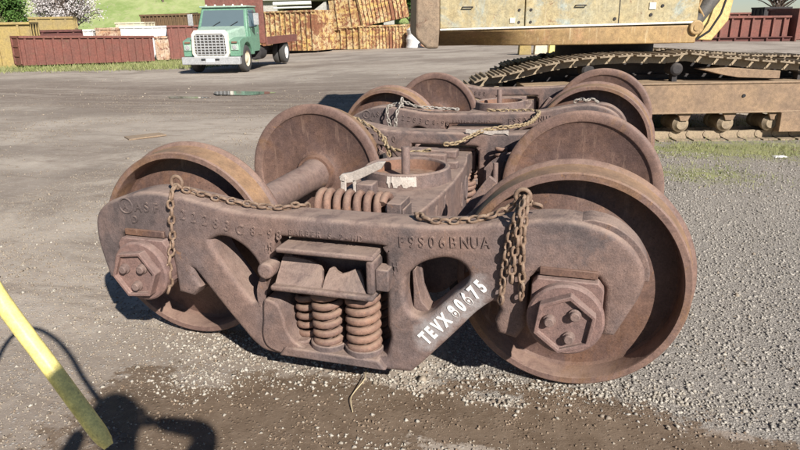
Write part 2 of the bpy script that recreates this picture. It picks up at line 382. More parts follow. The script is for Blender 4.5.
at_ = gm.color_attributes.new('cover', 'FLOAT_COLOR', 'POINT')
at_.data.foreach_set('color', np.stack([mk[0], mk[1], mk[2], mk[3]], 1).ravel())
mg = bpy.data.materials.new('dirt_and_gravel'); t = nodes(mg)
co = N(t, 'ShaderNodeTexCoord').outputs['Object']
ca = N(t, 'ShaderNodeAttribute', attribute_name='cover')
sp = N(t, 'ShaderNodeSeparateColor'); t.links.new(ca.outputs['Color'], sp.inputs[0])
mud, grv, grs, rd = sp.outputs[0], sp.outputs[1], sp.outputs[2], ca.outputs['Alpha']
n1 = noise(t, co, 1.1, 8, .65, .3); n2 = noise(t, co, 7, 10, .72, .2); n3 = noise(t, co, 45, 8, .75); n4 = noise(t, co, .25, 6, .6)
def vor(scale, feat='F1'):
    v = N(t, 'ShaderNodeTexVoronoi'); v.feature = feat; v.inputs['Scale'].default_value = scale; t.links.new(co, v.inputs['Vector']); return v
v1 = vor(58); v2 = vor(26); v3 = vor(120)
dirt = mix(t, ramp(t, n1, .35, .65), (.345, .285, .232), (.42, .355, .295))
dirt = mix(t, ramp(t, n2, .40, .68), dirt, (.44, .382, .318))
dirt = mix(t, math_(t, 'MULTIPLY', ramp(t, n4, .42, .60), .8), dirt, (.225, .182, .148))
n5 = noise(t, co, .6, 7, .7, .5); dirt = mix(t, math_(t, 'MULTIPLY', ramp(t, n5, .50, .62), .6), dirt, (.47, .405, .335))
# pebbles pressed in the dirt
hv = N(t, 'ShaderNodeSeparateColor'); t.links.new(v1.outputs['Color'], hv.inputs[0])
peb = math_(t, 'MULTIPLY', ramp(t, v1.outputs['Distance'], .42, .22), ramp(t, hv.outputs[0], .52, .62))
pebc = mix(t, hv.outputs[1], (.50, .47, .43), (.24, .225, .205))
dirt = mix(t, math_(t, 'MULTIPLY', peb, .7), dirt, pebc)
gv = N(t, 'ShaderNodeSeparateColor'); t.links.new(v3.outputs['Color'], gv.inputs[0])
gcol = mix(t, gv.outputs[0], (.17, .152, .135), (.50, .46, .41))
gcol = mix(t, ramp(t, v3.outputs['Distance'], .35, .6), gcol, (.11, .10, .09))
gcol = mix(t, .40, gcol, (.345, .305, .262))
mudc = mix(t, ramp(t, n2, .35, .65), (.125, .088, .060), (.18, .132, .094))
mudc = mix(t, ramp(t, n3, .55, .75), mudc, (.27, .215, .165))
grc = mix(t, ramp(t, n2, .35, .65), (.16, .185, .06), (.27, .27, .11))
grc = mix(t, ramp(t, n3, .35, .7), grc, (.30, .29, .17))
sy_ = N(t, 'ShaderNodeSeparateXYZ'); t.links.new(co, sy_.inputs[0]); hillc = mix(t, ramp(t, noise(t, co, .22, 10, .75), .38, .62), (.20, .27, .085), (.34, .38, .17))
hillc = mix(t, ramp(t, noise(t, co, 1.4, 8, .8), .5, .7), hillc, (.36, .34, .2)); grc = mix(t, ramp(t, sy_.outputs['Y'], 36., 48.), grc, hillc)
roadc = mix(t, ramp(t, n2, .35, .7), (.165, .125, .100), (.245, .196, .158))
nE = noise(t, co, 16, 8, .7)
def edge(mask, lo=.35, hi=.6):
    return ramp(t, math_(t, 'ADD', mask, math_(t, 'ADD', math_(t, 'MULTIPLY', math_(t, 'ADD', n2, -.5), 1.1), math_(t, 'MULTIPLY', math_(t, 'ADD', nE, -.5), 1.1))), lo, hi)
mp = N(t, 'ShaderNodeMapping'); mp.inputs['Rotation'].default_value = (0, 0, .12); mp.inputs['Scale'].default_value = (.25, 2.2, 1); t.links.new(co, mp.inputs[0])
tr = noise(t, mp.outputs[0], 1.2, 7, .65)
c = mix(t, math_(t, 'MULTIPLY', edge(rd, .3, .75), math_(t, 'ADD', math_(t, 'MULTIPLY', ramp(t, tr, .35, .65), .6), .4)), dirt, roadc)
mp2 = N(t, 'ShaderNodeMapping'); mp2.inputs['Rotation'].default_value = (0, 0, -.25); mp2.inputs['Scale'].default_value = (.5, 2.6, 1); t.links.new(co, mp2.inputs[0])
tr2 = noise(t, mp2.outputs[0], 2.2, 9, .75, .4)
c = mix(t, math_(t, 'MULTIPLY', ramp(t, tr2, .50, .66), .6), c, (.19, .148, .115))
c = mix(t, math_(t, 'MULTIPLY', ramp(t, nE, .52, .70), .45), c, (.46, .40, .325))
c = mix(t, math_(t, 'MULTIPLY', ramp(t, n3, .54, .70), .45), c, (.15, .12, .095))
c = mix(t, edge(grv, .35, .65), c, gcol)
c = mix(t, edge(grs, .35, .75), c, grc)
em = edge(mud, .35, .55)
c = mix(t, em, c, mudc)
hb = math_(t, 'ADD', math_(t, 'MULTIPLY', n2, .9), math_(t, 'MULTIPLY', n3, .35))
hb = math_(t, 'ADD', hb, math_(t, 'MULTIPLY', math_(t, 'SUBTRACT', 1., v3.outputs['Distance']), math_(t, 'MULTIPLY', grv, .5)))
hb = math_(t, 'ADD', hb, math_(t, 'MULTIPLY', peb, .35))
rg = mix(t, em, (.9, .9, .9), (.62, .62, .62))
finish(t, c, rg, 0., hb, .55, .012, .2)
gm.materials.append(mg)
ground = bpy.data.objects.new('ground', gm); COL.objects.link(ground); tag(ground, kind='structure')

# scattered crushed stone
def scatter_stones(name, n, gen, mat, smin, smax, label):
    P = gen(n); n = len(P)
    base = np.array([(1, 0, 0), (-1, 0, 0), (0, 1, 0), (0, -1, 0), (0, 0, 1), (0, 0, -1)], float)
    tri = np.array([(0, 2, 4), (2, 1, 4), (1, 3, 4), (3, 0, 4), (2, 0, 5), (1, 2, 5), (3, 1, 5), (0, 3, 5)])
    size = smin+(smax-smin)*rng.random(n)**2.6
    V = base[None]*(size[:, None, None]*(.6+.7*rng.random((n, 6, 1))))
    V[:, :, 2] *= .7
    V = V+rng.normal(0, .18, (n, 6, 3))*size[:, None, None]
    a = rng.random(n)*2*PI; ca_, sa_ = np.cos(a), np.sin(a)
    x = V[:, :, 0]*ca_[:, None]-V[:, :, 1]*sa_[:, None]; y = V[:, :, 0]*sa_[:, None]+V[:, :, 1]*ca_[:, None]
    V[:, :, 0] = x+P[:, 0, None]; V[:, :, 1] = y+P[:, 1, None]; V[:, :, 2] += (terrain(P[:, 0], P[:, 1])+size*.22)[:, None]
    Fc = (tri[None]+(np.arange(n)*6)[:, None, None]).reshape(-1, 3)
    me = bpy.data.meshes.new(name); me.vertices.add(n*6); me.vertices.foreach_set('co', V.reshape(-1))
    me.loops.add(Fc.size); me.loops.foreach_set('vertex_index', Fc.ravel().astype(np.int32))
    me.polygons.add(len(Fc)); me.polygons.foreach_set('loop_start', np.arange(0, Fc.size, 3, dtype=np.int32)); me.polygons.foreach_set('loop_total', np.full(len(Fc), 3, np.int32))
    me.update(); me.materials.append(mat)
    o = bpy.data.objects.new(name, me); COL.objects.link(o); return tag(o, label, 'stones', kind='stuff')
def gen_grey(n):
    x = rng.uniform(.1, 4.2, n); y = rng.uniform(-1.1, 4.4, n); m = masks(x, y)
    k = rng.random(n) < (m[1]*.85+.04)*np.clip(1.5-.22*(y+1), .12, 1)*(1-m[0]*.9); return np.stack([x, y], 1)[k]
scatter_stones('gravel', 110000, gen_grey, M['stonegrey'], .002, .0115, 'loose grey crushed gravel to the right of the near wheels')
def gen_white(n):
    x = rng.uniform(-3.2, 2.4, n); y = rng.uniform(-2.0, 1.5, n); m = masks(x, y)
    hot = np.maximum.reduce([blob(x, y, -.50, -.88, .52, .20, -.1), blob(x, y, -.95, -.75, .5, .2)*.35, blob(x, y, .25, -.93, .16, .09), blob(x, y, .40, -.80, .22, .07), blob(x, y, .95, -.82, .5, .06), blob(x, y, .63, -.98, .15, .05), blob(x, y, .60, -1.40, .4, .05), blob(x, y, -.65, -1.17, .18, .12), blob(x, y, 1.3, -.78, .25, .09)])
    base = .012*(m[0] < .5)+.001
    k = rng.random(n) < np.clip(base+hot*.85, 0, 1); return np.stack([x, y], 1)[k]
scatter_stones('pale_gravel', 170000, gen_white, M['stone'], .002, .0125, 'pale crushed stone scattered under and before the near bogie')
def gen_far(n):
    x = rng.uniform(-16, 6, n); y = rng.uniform(-1, 16, n); return np.stack([x, y], 1)
scatter_stones('loose_stones', 1000, gen_far, M['crumb'], .006, .03, 'sparse pale stones lying across the dirt yard')

def gen_crumb(n):
    x = rng.uniform(-4.2, 2.4, n); y = -2.05+5.5*rng.random(n)**1.6; m = masks(x, y)
    k = rng.random(n) < np.clip(.9-.85*m[0]-m[1]*.8, 0.02, 1); return np.stack([x, y], 1)[k]
scatter_stones('dirt_crumbs', 110000, gen_crumb, M['crumb'], .0018, .0075, 'fine dirt crumbs covering the packed yard surface')
def gen_midc(n):
    x = -12+16*rng.random(n); y = -1+11*rng.random(n)**1.3; m = masks(x, y); k = rng.random(n) < np.clip(.25+.75*np.sin(x*1.3+np.sin(y*1.9)*2)*np.cos(y*2.3), 0, 1)*(1-m[1]*.9); return np.stack([x, y], 1)[k]
scatter_stones('dirt_crumbs', 90000, gen_midc, M['crumbdark'], .004, .015, 'coarser dirt crumbs and chips over the yard beyond the bogies')
M['mudclod'] = leafmat('mud_clods', (.26, .195, .14), (.18, .13, .09), 18.)
def gen_clod(n):
    x = rng.uniform(-1.6, 2.4, n); y = rng.uniform(-2.0, -.6, n); m = masks(x, y); cl = np.sin(x*17+np.sin(y*13)*2)*np.cos(y*23+x*5)
    k = rng.random(n) < m[0]*np.clip(.25+.6*cl, 0, 1); return np.stack([x, y], 1)[k]
scatter_stones('mud_clods', 26000, gen_clod, M['mudclod'], .002, .009, 'small brown clods on the damp ground in front of the near bogie')
# grass blades
def grass(name, n, gen, hmin, hmax, label, wd=.006):
    P = gen(n); n = len(P); a = rng.random(n)*2*PI; h = rng.uniform(hmin, hmax, n); z = terrain(P[:, 0], P[:, 1])-.005
    V = np.zeros((n, 3, 3)); w_ = wd*(.6+.8*rng.random(n))
    V[:, 0] = np.stack([P[:, 0]-np.cos(a)*w_, P[:, 1]-np.sin(a)*w_, z], 1); V[:, 1] = np.stack([P[:, 0]+np.cos(a)*w_, P[:, 1]+np.sin(a)*w_, z], 1)
    V[:, 2] = np.stack([P[:, 0]+rng.normal(0, .5, n)*h, P[:, 1]+rng.normal(0, .5, n)*h, z+h], 1)
    me = bpy.data.meshes.new(name); me.from_pydata(V.reshape(-1, 3).tolist(), [], np.arange(n*3).reshape(-1, 3).tolist()); me.materials.append(M['grass'])
    o = bpy.data.objects.new(name, me); COL.objects.link(o); return tag(o, label, 'grass', kind='stuff')
def gen_g1(n):
    x = rng.uniform(.8, 7, n); y = rng.uniform(2.2, 8.5, n); m = masks(x, y)
    cl = .55+.45*np.sin(x*5+np.sin(y*6)*2)*np.cos(y*7+x); k = rng.random(n) < (m[2]*1.5)**1.5*cl; return np.stack([x, y], 1)[k]
grass('grass', 60000, gen_g1, .015, .06, 'short sparse grass in front of the excavator track', .004)
def gen_g2(n):
    uu = rng.uniform(-26, -4, n); ss = rng.uniform(24, 40, n)
    x = CAM.x+RT.x*uu+FW.x*ss; y = CAM.y+RT.y*uu+FW.y*ss; m = masks(x, y); k = rng.random(n) < m[2]; return np.stack([x, y], 1)[k]
grass('grass', 26000, gen_g2, .05, .22, 'green grass strip along the maroon container', .02)

# ------------------------------------------------------------------ rail bogie
AX = .483; WB = .889
OUT = [((-1.125, .40), 1), ((-1.150, .52), 0), ((-1.158, .61), 0), ((-1.142, .695), 0), ((-1.08, .755), 0), ((-.975, .797), 0), ((-.873, .820), 0), ((-.773, .820), 0), ((-.60, .795), 0),
       ((-.42, .765), 0), ((-.22, .762), 0), ((0, .762), 0), ((.298, .765), 0), ((.49, .775), 0), ((.66, .805), 0), ((.82, .828), 0), ((.93, .822), 0), ((1.03, .79), 0), ((1.10, .735), 0),
       ((1.142, .655), 0), ((1.135, .575), 0), ((1.10, .49), 0), ((1.062, .405), 1), ((1.014, .402), 1), ((1.014, .59), 1), ((.992, .622), 1), ((.778, .622), 1), ((.752, .596), 1),
       ((.748, .40), 1), ((.715, .345), 1), ((.645, .36), 1), ((.632, .41), 1), ((.652, .46), 1), ((.625, .487), 0), ((.56, .434), 0), ((.49, .350), 0), ((.40, .245), 0), ((.315, .150), 0), ((.27, .132), 0), ((.03, .126), 0), ((-.20, .128), 0), ((-.34, .132), 0),
       ((-.40, .16), 0), ((-.46, .225), 0), ((-.552, .337), 0), ((-.655, .470), 0), ((-.675, .487), 1), ((-.668, .44), 1), ((-.645, .405), 1), ((-.69, .358), 1), ((-.765, .368), 1), ((-.775, .60), 1),
       ((-.80, .622), 1), ((-1.005, .622), 1), ((-1.03, .596), 1), ((-1.045, .40), 1)]
HL = [((-.575, .628), 0), ((-.53, .648), 0), ((-.47, .642), 0), ((-.40, .600), 0), ((-.352, .53), 0), ((-.345, .44), 0), ((-.362, .385), 0), ((-.395, .370), 0), ((-.45, .43), 0), ((-.54, .555), 0)]
HR = [((.285, .555), 0), ((.34, .610), 0), ((.425, .643), 0), ((.49, .636), 0), ((.530, .595), 0), ((.515, .540), 0), ((.455, .482), 0), ((.385, .412), 0), ((.335, .390), 0), ((.298, .410), 0), ((.28, .48), 0)]
WIN = [((-.262, .672), 1), ((.155, .672), 0), ((.19, .66), 0), ((.205, .635), 1), ((.205, .33), 1), ((.215, .29), 0), ((.205, .24), 0), ((.195, .20), 1), ((.12, .178), 1), ((-.29, .178), 1), ((-.30, .30), 1), ((-.335, .34), 0), ((-.345, .42), 0), ((-.315, .50), 1), ((-.285, .60), 1)]
def cs(l): return corner_smooth([p for p, _ in l], [f for _, f in l])
def spring_path(cx, cy, z0, z1, R_, turns, axis='z', seg=18, ph=0.):
    P = []; n = int(turns*seg)
    for i in range(n+1):
        a = ph+2*PI*i/seg; t = i/n
        e = .5/turns
        tt = np.clip((t-e)/(1-2*e), 0, 1)
        h = z0+(z1-z0)*tt
        P.append((cx+R_*math.cos(a), cy+R_*math.sin(a), h) if axis == 'z' else (h, cx+R_*math.cos(a), cy+R_*math.sin(a)))
    return P
def make_bogie(label, stencil):
    root = empty('rail_bogie', (0, 0, 0), label, 'rail bogie', 'rail bogies lined up in the yard')
    for sg in (-1, 1):
        ya, yb = sg*1.085, sg*.925
        y0, y1 = min(ya, yb), max(ya, yb)
        sf = curve_slab('side_frame', [cs(OUT), cs(HL), cs(HR), cs(WIN)], y0, y1, .024, M['castspray'] if (stencil and sg < 0) else M['cast'], root, 5)
        # inner webs in the holes, spring seat lip, end lip, top-chord bead
        mb = MB()
        fin = [(.255, .30), (.275, .37), (.305, .43), (.345, .468), (.352, .458), (.325, .42), (.300, .36), (.290, .30)]
        mb.prism([(.262, .62), (.262, .28), (.375, .365), (.35, .415), (.325, .48), (.315, .56), (.30, .62)], sg*.945, sg*.965)
        mb.prism([(.30, .345), (.385, .37), (.378, .385), (.335, .43), (.318, .50), (.308, .57), (.296, .56), (.300, .48)], sg*.95, sg*1.03)
        mb.build('inner_web', M['cast'], sf, bevel=.004)
        for hl_ in (HL, HR):
            cx_ = sum(p[0][0] for p in hl_)/len(hl_); cz_ = sum(p[0][1] for p in hl_)/len(hl_)
            mb = MB(); mb.prism([(cx_+(p[0]-cx_)*1.12, cz_+(p[1]-cz_)*1.12) for p in cs(hl_)], sg*.80, sg*.812); mb.build('back_web', M['cast'], sf, 0)
        mb = MB(); mb.prism([(-.275, .145), (-.245, .188), (.17, .188), (.205, .145)], sg*.86, sg*1.115)
        for px_ in (-.2, -.06, .09): mb.lathe([(.0, 0), (.05, 0), (.05, .02), (.0, .02)], (px_, sg*1.03, .185), 'z', 20, caps=False)
        
        mb.build('spring_seat', M['cast'], sf, bevel=.008)
        mb = MB(); mp_ = [tuple(v)[:2] for v in catmull([(-.345, .30, 0), (-.335, .385, 0), (-.305, .39, 0), (-.272, .375, 0), (-.250, .32, 0), (-.238, .26, 0), (-.20, .205, 0), (-.13, .175, 0), (-.14, .150, 0), (-.25, .145, 0), (-.33, .165, 0), (-.355, .22, 0)], True, 5)]
        mb.prism(mp_, sg*.90, sg*1.10); mb.build('column_foot', M['cast'], sf, bevel=.016, segs=3)
        for xc_, rc_ in ((-.072, .066), (.088, .070)):
            mb = MB(); ar_ = [(xc_+rc_*math.cos(a), sg*1.035+sg*rc_*.95*math.sin(a)) for a in np.linspace(-.35, PI+.35, 18)]; ai_ = [(xc_+(rc_+.013)*math.cos(a), sg*1.035+sg*(rc_+.013)*.95*math.sin(a)) for a in np.linspace(PI+.35, -.35, 18)]
            mb.prism(ar_+ai_, .15, .212, 'z'); mb.build('seat_cup', M['cast'], sf, bevel=.005)
        mb = MB()
        ro_ = [tuple(v)[:2] for v in catmull([(.86, .800, 0), (.93, .826, 0), (.97, .829, 0), (1.04, .808, 0), (1.11, .755, 0), (1.152, .685, 0), (1.160, .62, 0)], False, 6)]
        ri_ = [tuple(v)[:2] for v in catmull([(1.140, .62, 0), (1.130, .675, 0), (1.088, .735, 0), (1.02, .783, 0), (.95, .802, 0), (.88, .79, 0)], False, 6)]
        mb.prism(ro_+ri_, sg*.94, sg*1.062)
        mb.build('edge_lip', M['cast'], sf, bevel=.006)
        # raised lettering
        if sg < 0:
            items = []
            for i, ch in enumerate('22283C'): items.append((ch, -.702+i*.052, -1.085, .716-i*.0085, .062, -.16, .8, .0052))
            for i, ch in enumerate('8-98'): items.append((ch, -.372+i*.038, -1.085, .672-i*.003, .056, -.08, .8, .0052))
            for i, ch in enumerate('ASF'): items.append((ch, -.925+i*.048, -1.085, .734, .06, 0, .9, .0052))
            items += [('A', -.985, -1.085, .738, .04, 0, .9, .0052), ('D', -.95, -1.085, .680, .045, 0, .9, .0052)]
            for i, ch in enumerate('F9S06BNUA'): items.append((ch, .262+i*.0395, -1.085, .678+i*.003, .062, .06, .78, .0052))
            for i, ch in enumerate('BARBER S-2-HD'): items.append((ch, -.20+i*.0245, -1.085, .688-i*.0003, .034, 0, .8, .003))
            items += [('H', -.315, -1.085, .60, .05, 0, .6, .003), ('H', -.300, -1.085, .612, .05, 0, .6, .003), ('H', .222, -1.085, .555, .055, .1, .6, .003), ('H', .236, -1.085, .575, .055, .1, .6, .003)]
            text_mesh(items, 'raised_lettering', M['cast'], sf, .0004)
            mb = MB(); mb.tube([(-.970+.033*math.cos(a), -1.086, .754+.033*math.sin(a)) for a in np.linspace(0, 2*PI, 24, endpoint=False)], .0045, 6, True); mb.build('foundry_mark', M['cast'], sf)
        else:
            items = []
            for i, ch in enumerate('22880'): items.append((ch, -.60+i*.05, .925, .70-i*.004, .06, 0, .8, .006))
            text_mesh(items, 'raised_lettering', M['cast'], sf, .0004)
        if stencil and sg < 0:
            ang = math.atan2(.280, .243)
            it = []
            xs, zs = .372, .276
            adv = 0.
            for ch in 'TEVX 80675':
                wd = {' ': .5, 'X': 1.0, '#': 1.15}.get(ch, 1.)
                it.append((ch, xs+adv*math.cos(ang), -1.0865, zs+adv*math.sin(ang), .076, ang, .60, .0010)); adv += .0388*wd
            text_mesh(it, 'white_stencil', M['stencil'], sf, .0022)
            sf['label'] = 'near side frame with white stencilled number on its sloping arm'
        # spring nest
        for (x_, y_, R_, wr) in ((.088, 1.035, .060, .0165), (-.072, 1.03, .055, .0155), (-.180, .985, .046, .0140), (.088, .905, .06, .0165), (-.072, .90, .055, .0155), (-.205, .87, .048, .014), (.150, .79, .055, .016), (-.13, .79, .055, .016)):
            mb = MB(); mb.tube(spring_path(x_, sg*y_, .20, .455, R_, 7.3, ph=-1.2), wr, 10)
            if y_ > 1.0: mb.tube(spring_path(x_, sg*y_, .20, .455, R_*.5, 9, seg=12), .008, 6)
            mb.build('coil_spring', M['spring'], root, 60)
        # friction column guide and oval wear lug
        mb = MB(); mb.bx(.178, .232, sg*1.06, sg*1.135, .505, .595); mb.build('friction_wedge', M['cast'], root, bevel=.006); mb = MB(); mb.lathe([(0, sg*1.05), (.036, sg*1.05), (.036, sg*1.125), (.028, sg*1.135), (0, sg*1.135)], (-.298, 0, .535), 'y', 20, caps=False)
        mb.build('wear_lug', M['cast'], root, bevel=.006)
    # bolster : beam, hollow ends, centre bowl
    bo = MB()
    T = lambda xs, y_, z0, z1: [(-xs+.0-.03, y_, z0), (xs-.03, y_, z0), (xs-.03, y_, z1), (-xs-.03, y_, z1)]
    secs = [(.19, -1.0, .50, .625), (.195, -.80, .47, .645), (.235, -.55, .38, .655), (.26, -.30, .34, .66), (.27, 0, .33, .66), (.26, .30, .34, .66), (.235, .55, .38, .655), (.19, .80, .47, .645), (.185, 1.0, .50, .625)]
    vs = []; fs = []
    for sct in secs: vs += T(*sct)
    for i in range(len(secs)-1):
        for k in range(4): fs.append((i*4+k, i*4+(k+1) % 4, i*4+4+(k+1) % 4, i*4+4+k))
    fs += [(0, 1, 2, 3), tuple(len(vs)-4+k for k in (3, 2, 1, 0))]
    bo.add(vs, fs)
    for sg in (-1, 1):
        bo.bx(-.235, .178, sg*.99, sg*1.15, .628, .650); bo.bx(-.262, .178, sg*.99, sg*1.165, .468, .492)
        bo.bx(.145, .178, sg*.99, sg*1.15, .492, .628)
    # raised ribs and pads on the top, pockets on the flank
    for x_, y_ in ((-.05, .33), (.07, .33), (-.16, .33), (.16, .33)): bo.bx(x_-.035, x_+.035, y_-.03, y_+.03, .655, .70)
    bo.bx(-.14, .10, .40, .46, .65, .72); bo.bx(-.2, .12, .62, .72, .65, .70)
    bo.bx(-.2, .14, -.72, -.60, .65, .69)
    bolster = bo.build('bolster', M['cast'], root, bevel=.014, segs=3); bolster['label'] = 'heavy cross bolster with hollow open ends'
    for sg in (-1, 1):
        for jag in ([(-.250, .0), (-.250, .98), (-.20, 1.0), (-.13, .95), (-.085, .84), (-.062, .62), (-.052, .3), (-.050, .0)], [(-.044, .0), (-.042, .45), (-.034, .74), (-.022, .80), (-.002, .66), (.02, .58), (.045, .66), (.07, .78), (.095, .76), (.115, .5), (.13, .2), (.14, .0)]):
            fr_ = [(a_, sg*(1.140-.085*b_), .490+.088*b_) for a_, b_ in jag]; bk_ = [(a_, sg*(1.122-.085*b_), .488+.088*b_) for a_, b_ in jag]; n_ = len(jag)
            mb = MB(); mb.add(fr_+bk_, [tuple(range(n_)), tuple(range(2*n_-1, n_-1, -1))]+[(i, i+n_, (i+1) % n_+n_, (i+1) % n_) for i in range(n_)]); mb.build('torn_plate', M['cast'], bolster, 0)
    mb = MB()
    for (y_, z_, hh, ww) in ((-.42, .52, .07, .03), (-.34, .53, .09, .025), (-.18, .55, .08, .03), (.25, .52, .07, .03), (.42, .52, .07, .03)):
        xx = .2075+.03*(1-abs(y_))
        mb.tube([(xx, y_+ww*math.cos(a), z_+hh*math.sin(a)) for a in np.linspace(0, 2*PI, 20, endpoint=False)], .007, 6, True)
        mb.build('core_hole_rim', M['cast'], bolster); mb = MB()
    # centre bowl
    mb = MB(); mb.lathe([(.245, .655), (.240, .70), (.236, .727), (.226, .734), (.212, .732), (.205, .722), (.200, .668), (.06, .666), (.05, .675), (.0, .675)], (-.03, .03, 0), 'z', 72, caps=False, mfun=lambda i: 1 if 5 <= i <= 7 else 0)
    bowl = mb.build('centre_bowl', [M['cast'], M['orange']], bolster)
    mb = MB(); mb.lathe([(0, .66), (.024, .66), (.024, .835), (.020, .842), (0, .842)], (-.03, .0, 0), 'z', 24, caps=False); mb.build('centre_pin', M['axle'], bolster)
    if stencil:
        mb = MB(); vs = []; fs = []; nn_ = 26
        for k in range(nn_):
            a_ = rad(-100+k*1.5); lo = .662+.034*random.Random(k//2).random()**1.5; hi = .727-.006*abs(math.sin(k*1.3))
            for z_, r_ in ((lo, .2475), (hi, .2372)): vs.append((-.03+r_*math.cos(a_), .03+r_*math.sin(a_), z_))
        for k in range(nn_-1): fs.append((2*k, 2*k+2, 2*k+3, 2*k+1))
        mb.add(vs, fs); mb.build('paint_smear', M['whitepaint'], bowl, 60)
    # long coil lying behind the near frame
    if stencil:
      mb = MB(); mb.tube(spring_path(-.76, .715, -.19, .105, .066, 7.4, 'x', 18), .0185, 8); mb.build('coil_spring', M['spring'], root, 60)
    mb = MB(); mb.bx(.125, .19, -.82, -.68, .64, .765); mb.bx(.19, .20, -.81, -.69, .66, .74); mb.build('spring_stop', M['cast'], root, bevel=.01)
    if stencil:
        mb = MB(); mb.tube(spring_path(.37, .86, .40, .68, .032, 7.0), .012, 7); mb.build('brake_spring', M['spring'], root, 60)
        pr_ = random.Random(4); top_ = [(.12+.022*k, .792-.012*pr_.random()) for k in range(14)]; bot_ = [(.12+.022*k, .752+.018*pr_.random()) for k in range(13, -1, -1)]
        mb = MB(); mb.prism(top_+bot_, .9215, .9245); mb.build('paint_smear', M['whitepaint'], root, 0)
    # brake beams with heads, levers
    for sx in (-1, 1):
        mb = MB(); xb = sx*.44-.0
        mb.tube([(xb, -.62, .40), (xb, .62, .40)], .026, 10); mb.tube([(xb, -.62, .40), (xb-sx*.16, 0, .40), (xb, .62, .40)], .02, 8)
        mb.bx(xb-sx*.17, xb, -.02, .02, .36, .44)
        bb = mb.build('brake_beam', M['axle'], root, bevel=.004)
        for sy in (-1, 1):
            m2 = MB()
            arc_o = [(sx*WB-sx*(.50)*math.cos(a), AX+.50*math.sin(a)) for a in np.linspace(-.36, .30, 8)]
            arc_i = [(sx*WB-sx*(.465)*math.cos(a), AX+.465*math.sin(a)) for a in np.linspace(.30, -.36, 8)]
            m2.prism(arc_o+arc_i, sy*.72, sy*.80); m2.build('brake_shoe', M['darkiron'], bb)
    mb = MB(); mb.box((.47, -.50, .66), (.42, .03, .05), Matrix.Rotation(-.75, 3, 'Y')); mb.build('brake_rod', M['axle'], root, bevel=.004); mb = MB(); mb.box((.40, -.44, .64), (.40, .028, .045), Matrix.Rotation(-.95, 3, 'Y')); mb.build('brake_rod', M['axle'], root, bevel=.004); mb = MB()
    mb.tube([(.36, .9-.2, .3), (.36, .7, .62)], .018, 8)
    mb.build('brake_rod', M['axle'], root, bevel=.004)
    if stencil:
        mb = MB()
        lv = [(-.262, .728), (-.25, .712), (-.19, .722), (-.04, .80), (-.02, .835), (-.06, .832), (-.20, .772), (-.25, .762), (-.268, .746)]
        mb.prism([(x_-.01, z_) for x_, z_ in lv], -.36, -.335); mb.prism([(-.272, .60), (-.238, .60), (-.235, .73), (-.262, .735)], -.375, -.362)
        mb.prism([(-.20, .60), (-.185, .60), (-.19, .735), (-.205, .735)], -.36, -.34)
        mb.lathe([(0, -.375), (.018, -.375), (.018, -.33), (0, -.33)], (-.25, 0, .74), 'y', 20, caps=False)
        mb.build('brake_lever', M['whitepaint'], root, bevel=.003)
        mb = MB(); mb.bx(-.19, -.10, -.36, -.26, .62, .715); mb.build('lever_bracket', M['cast'], root, bevel=.008)
    # wheelsets
    for sx in (-1, 1):
        mb = MB(); prof = [(.0, -1.12), (.078, -1.12), (.078, -.90), (.095, -.88), (.100, -.70), (.112, -.655), (.100, -.60), (.094, -.5), (.090, 0), (.094, .5), (.100, .60), (.112, .655), (.100, .70), (.095, .88), (.078, .90), (.078, 1.12), (0, 1.12)]
        mb.lathe(prof, (sx*WB, 0, AX), 'y', 40, caps=False); axle = mb.build('wheelset_axle', M['axle'], root)
        for sy in (-1, 1):
            f_ = lambda y_: sy*(.823-y_)
            wp = [(.09, -.02), (.135, -.018), (.142, -.01), (.150, .012), (.19, .040), (.25, .066), (.32, .090), (.385, .108), (.410, .107), (.420, .094), (.4235, .006), (.427, 0), (.450, 0), (.4565, .006), (.4590, .05), (.4630, .098), (.466, .106), (.474, .112), (.4805, .119), (.483, .127), (.4805, .136), (.472, .143), (.460, .146),
                  (.424, .146), (.418, .143), (.413, .134), (.395, .126), (.30, .116), (.22, .104), (.165, .110), (.140, .125), (.134, .150), (.128, .168), (.105, .170)]
            def mf(i):
                if i < 9 or i >= 25: return 0
                if 13 <= i <= 15: return 2
                return 1
            mb = MB(); mb.lathe([(a, f_(b)) for a, b in wp], (sx*WB, 0, AX), 'y', 128, caps=False, mfun=mf)
            mb.build('wheel', [M['plate'], M['rim'], M['tread']], axle, 30)
        for sy in (-1, 1):
            # bearing, end cap with three bolts, adapter
            mb = MB(); mb.lathe([(.08, sy*.93), (.118, sy*.935), (.128, sy*.95), (.128, sy*1.12), (.134, sy*1.125), (.134, sy*1.15), (.126, sy*1.158), (.08, sy*1.158)], (sx*WB, 0, AX), 'y', 48, caps=False)
            be = mb.build('bearing', M['red'], axle)
            ph = {(-1, -1): .12, (1, -1): .38}.get((sx, sy), .2)
            hexp = [(sx*WB+.112*math.cos(ph+k*PI/3), AX+.112*math.sin(ph+k*PI/3)) for k in range(6)]
            hexi = [(sx*WB+.096*math.cos(ph+k*PI/3), AX+.096*math.sin(ph+k*PI/3)) for k in range(6)]
            mb = MB(); ya_, yb_, yc_ = sy*1.158, sy*1.198, sy*1.180
            vs = [(x_, ya_, z_) for x_, z_ in hexp]+[(x_, yb_, z_) for x_, z_ in hexp]+[(x_, yb_, z_) for x_, z_ in hexi]+[(x_, yc_, z_) for x_, z_ in hexi]
            fs = []
            for a_ in range(3):
                for k in range(6): fs.append((a_*6+k, a_*6+(k+1) % 6, a_*6+6+(k+1) % 6, a_*6+6+k))
            fs.append(tuple(18+k for k in range(6))); mb.add(vs, fs)
            cap = mb.build('end_cap', M['red'], be, bevel=.003)
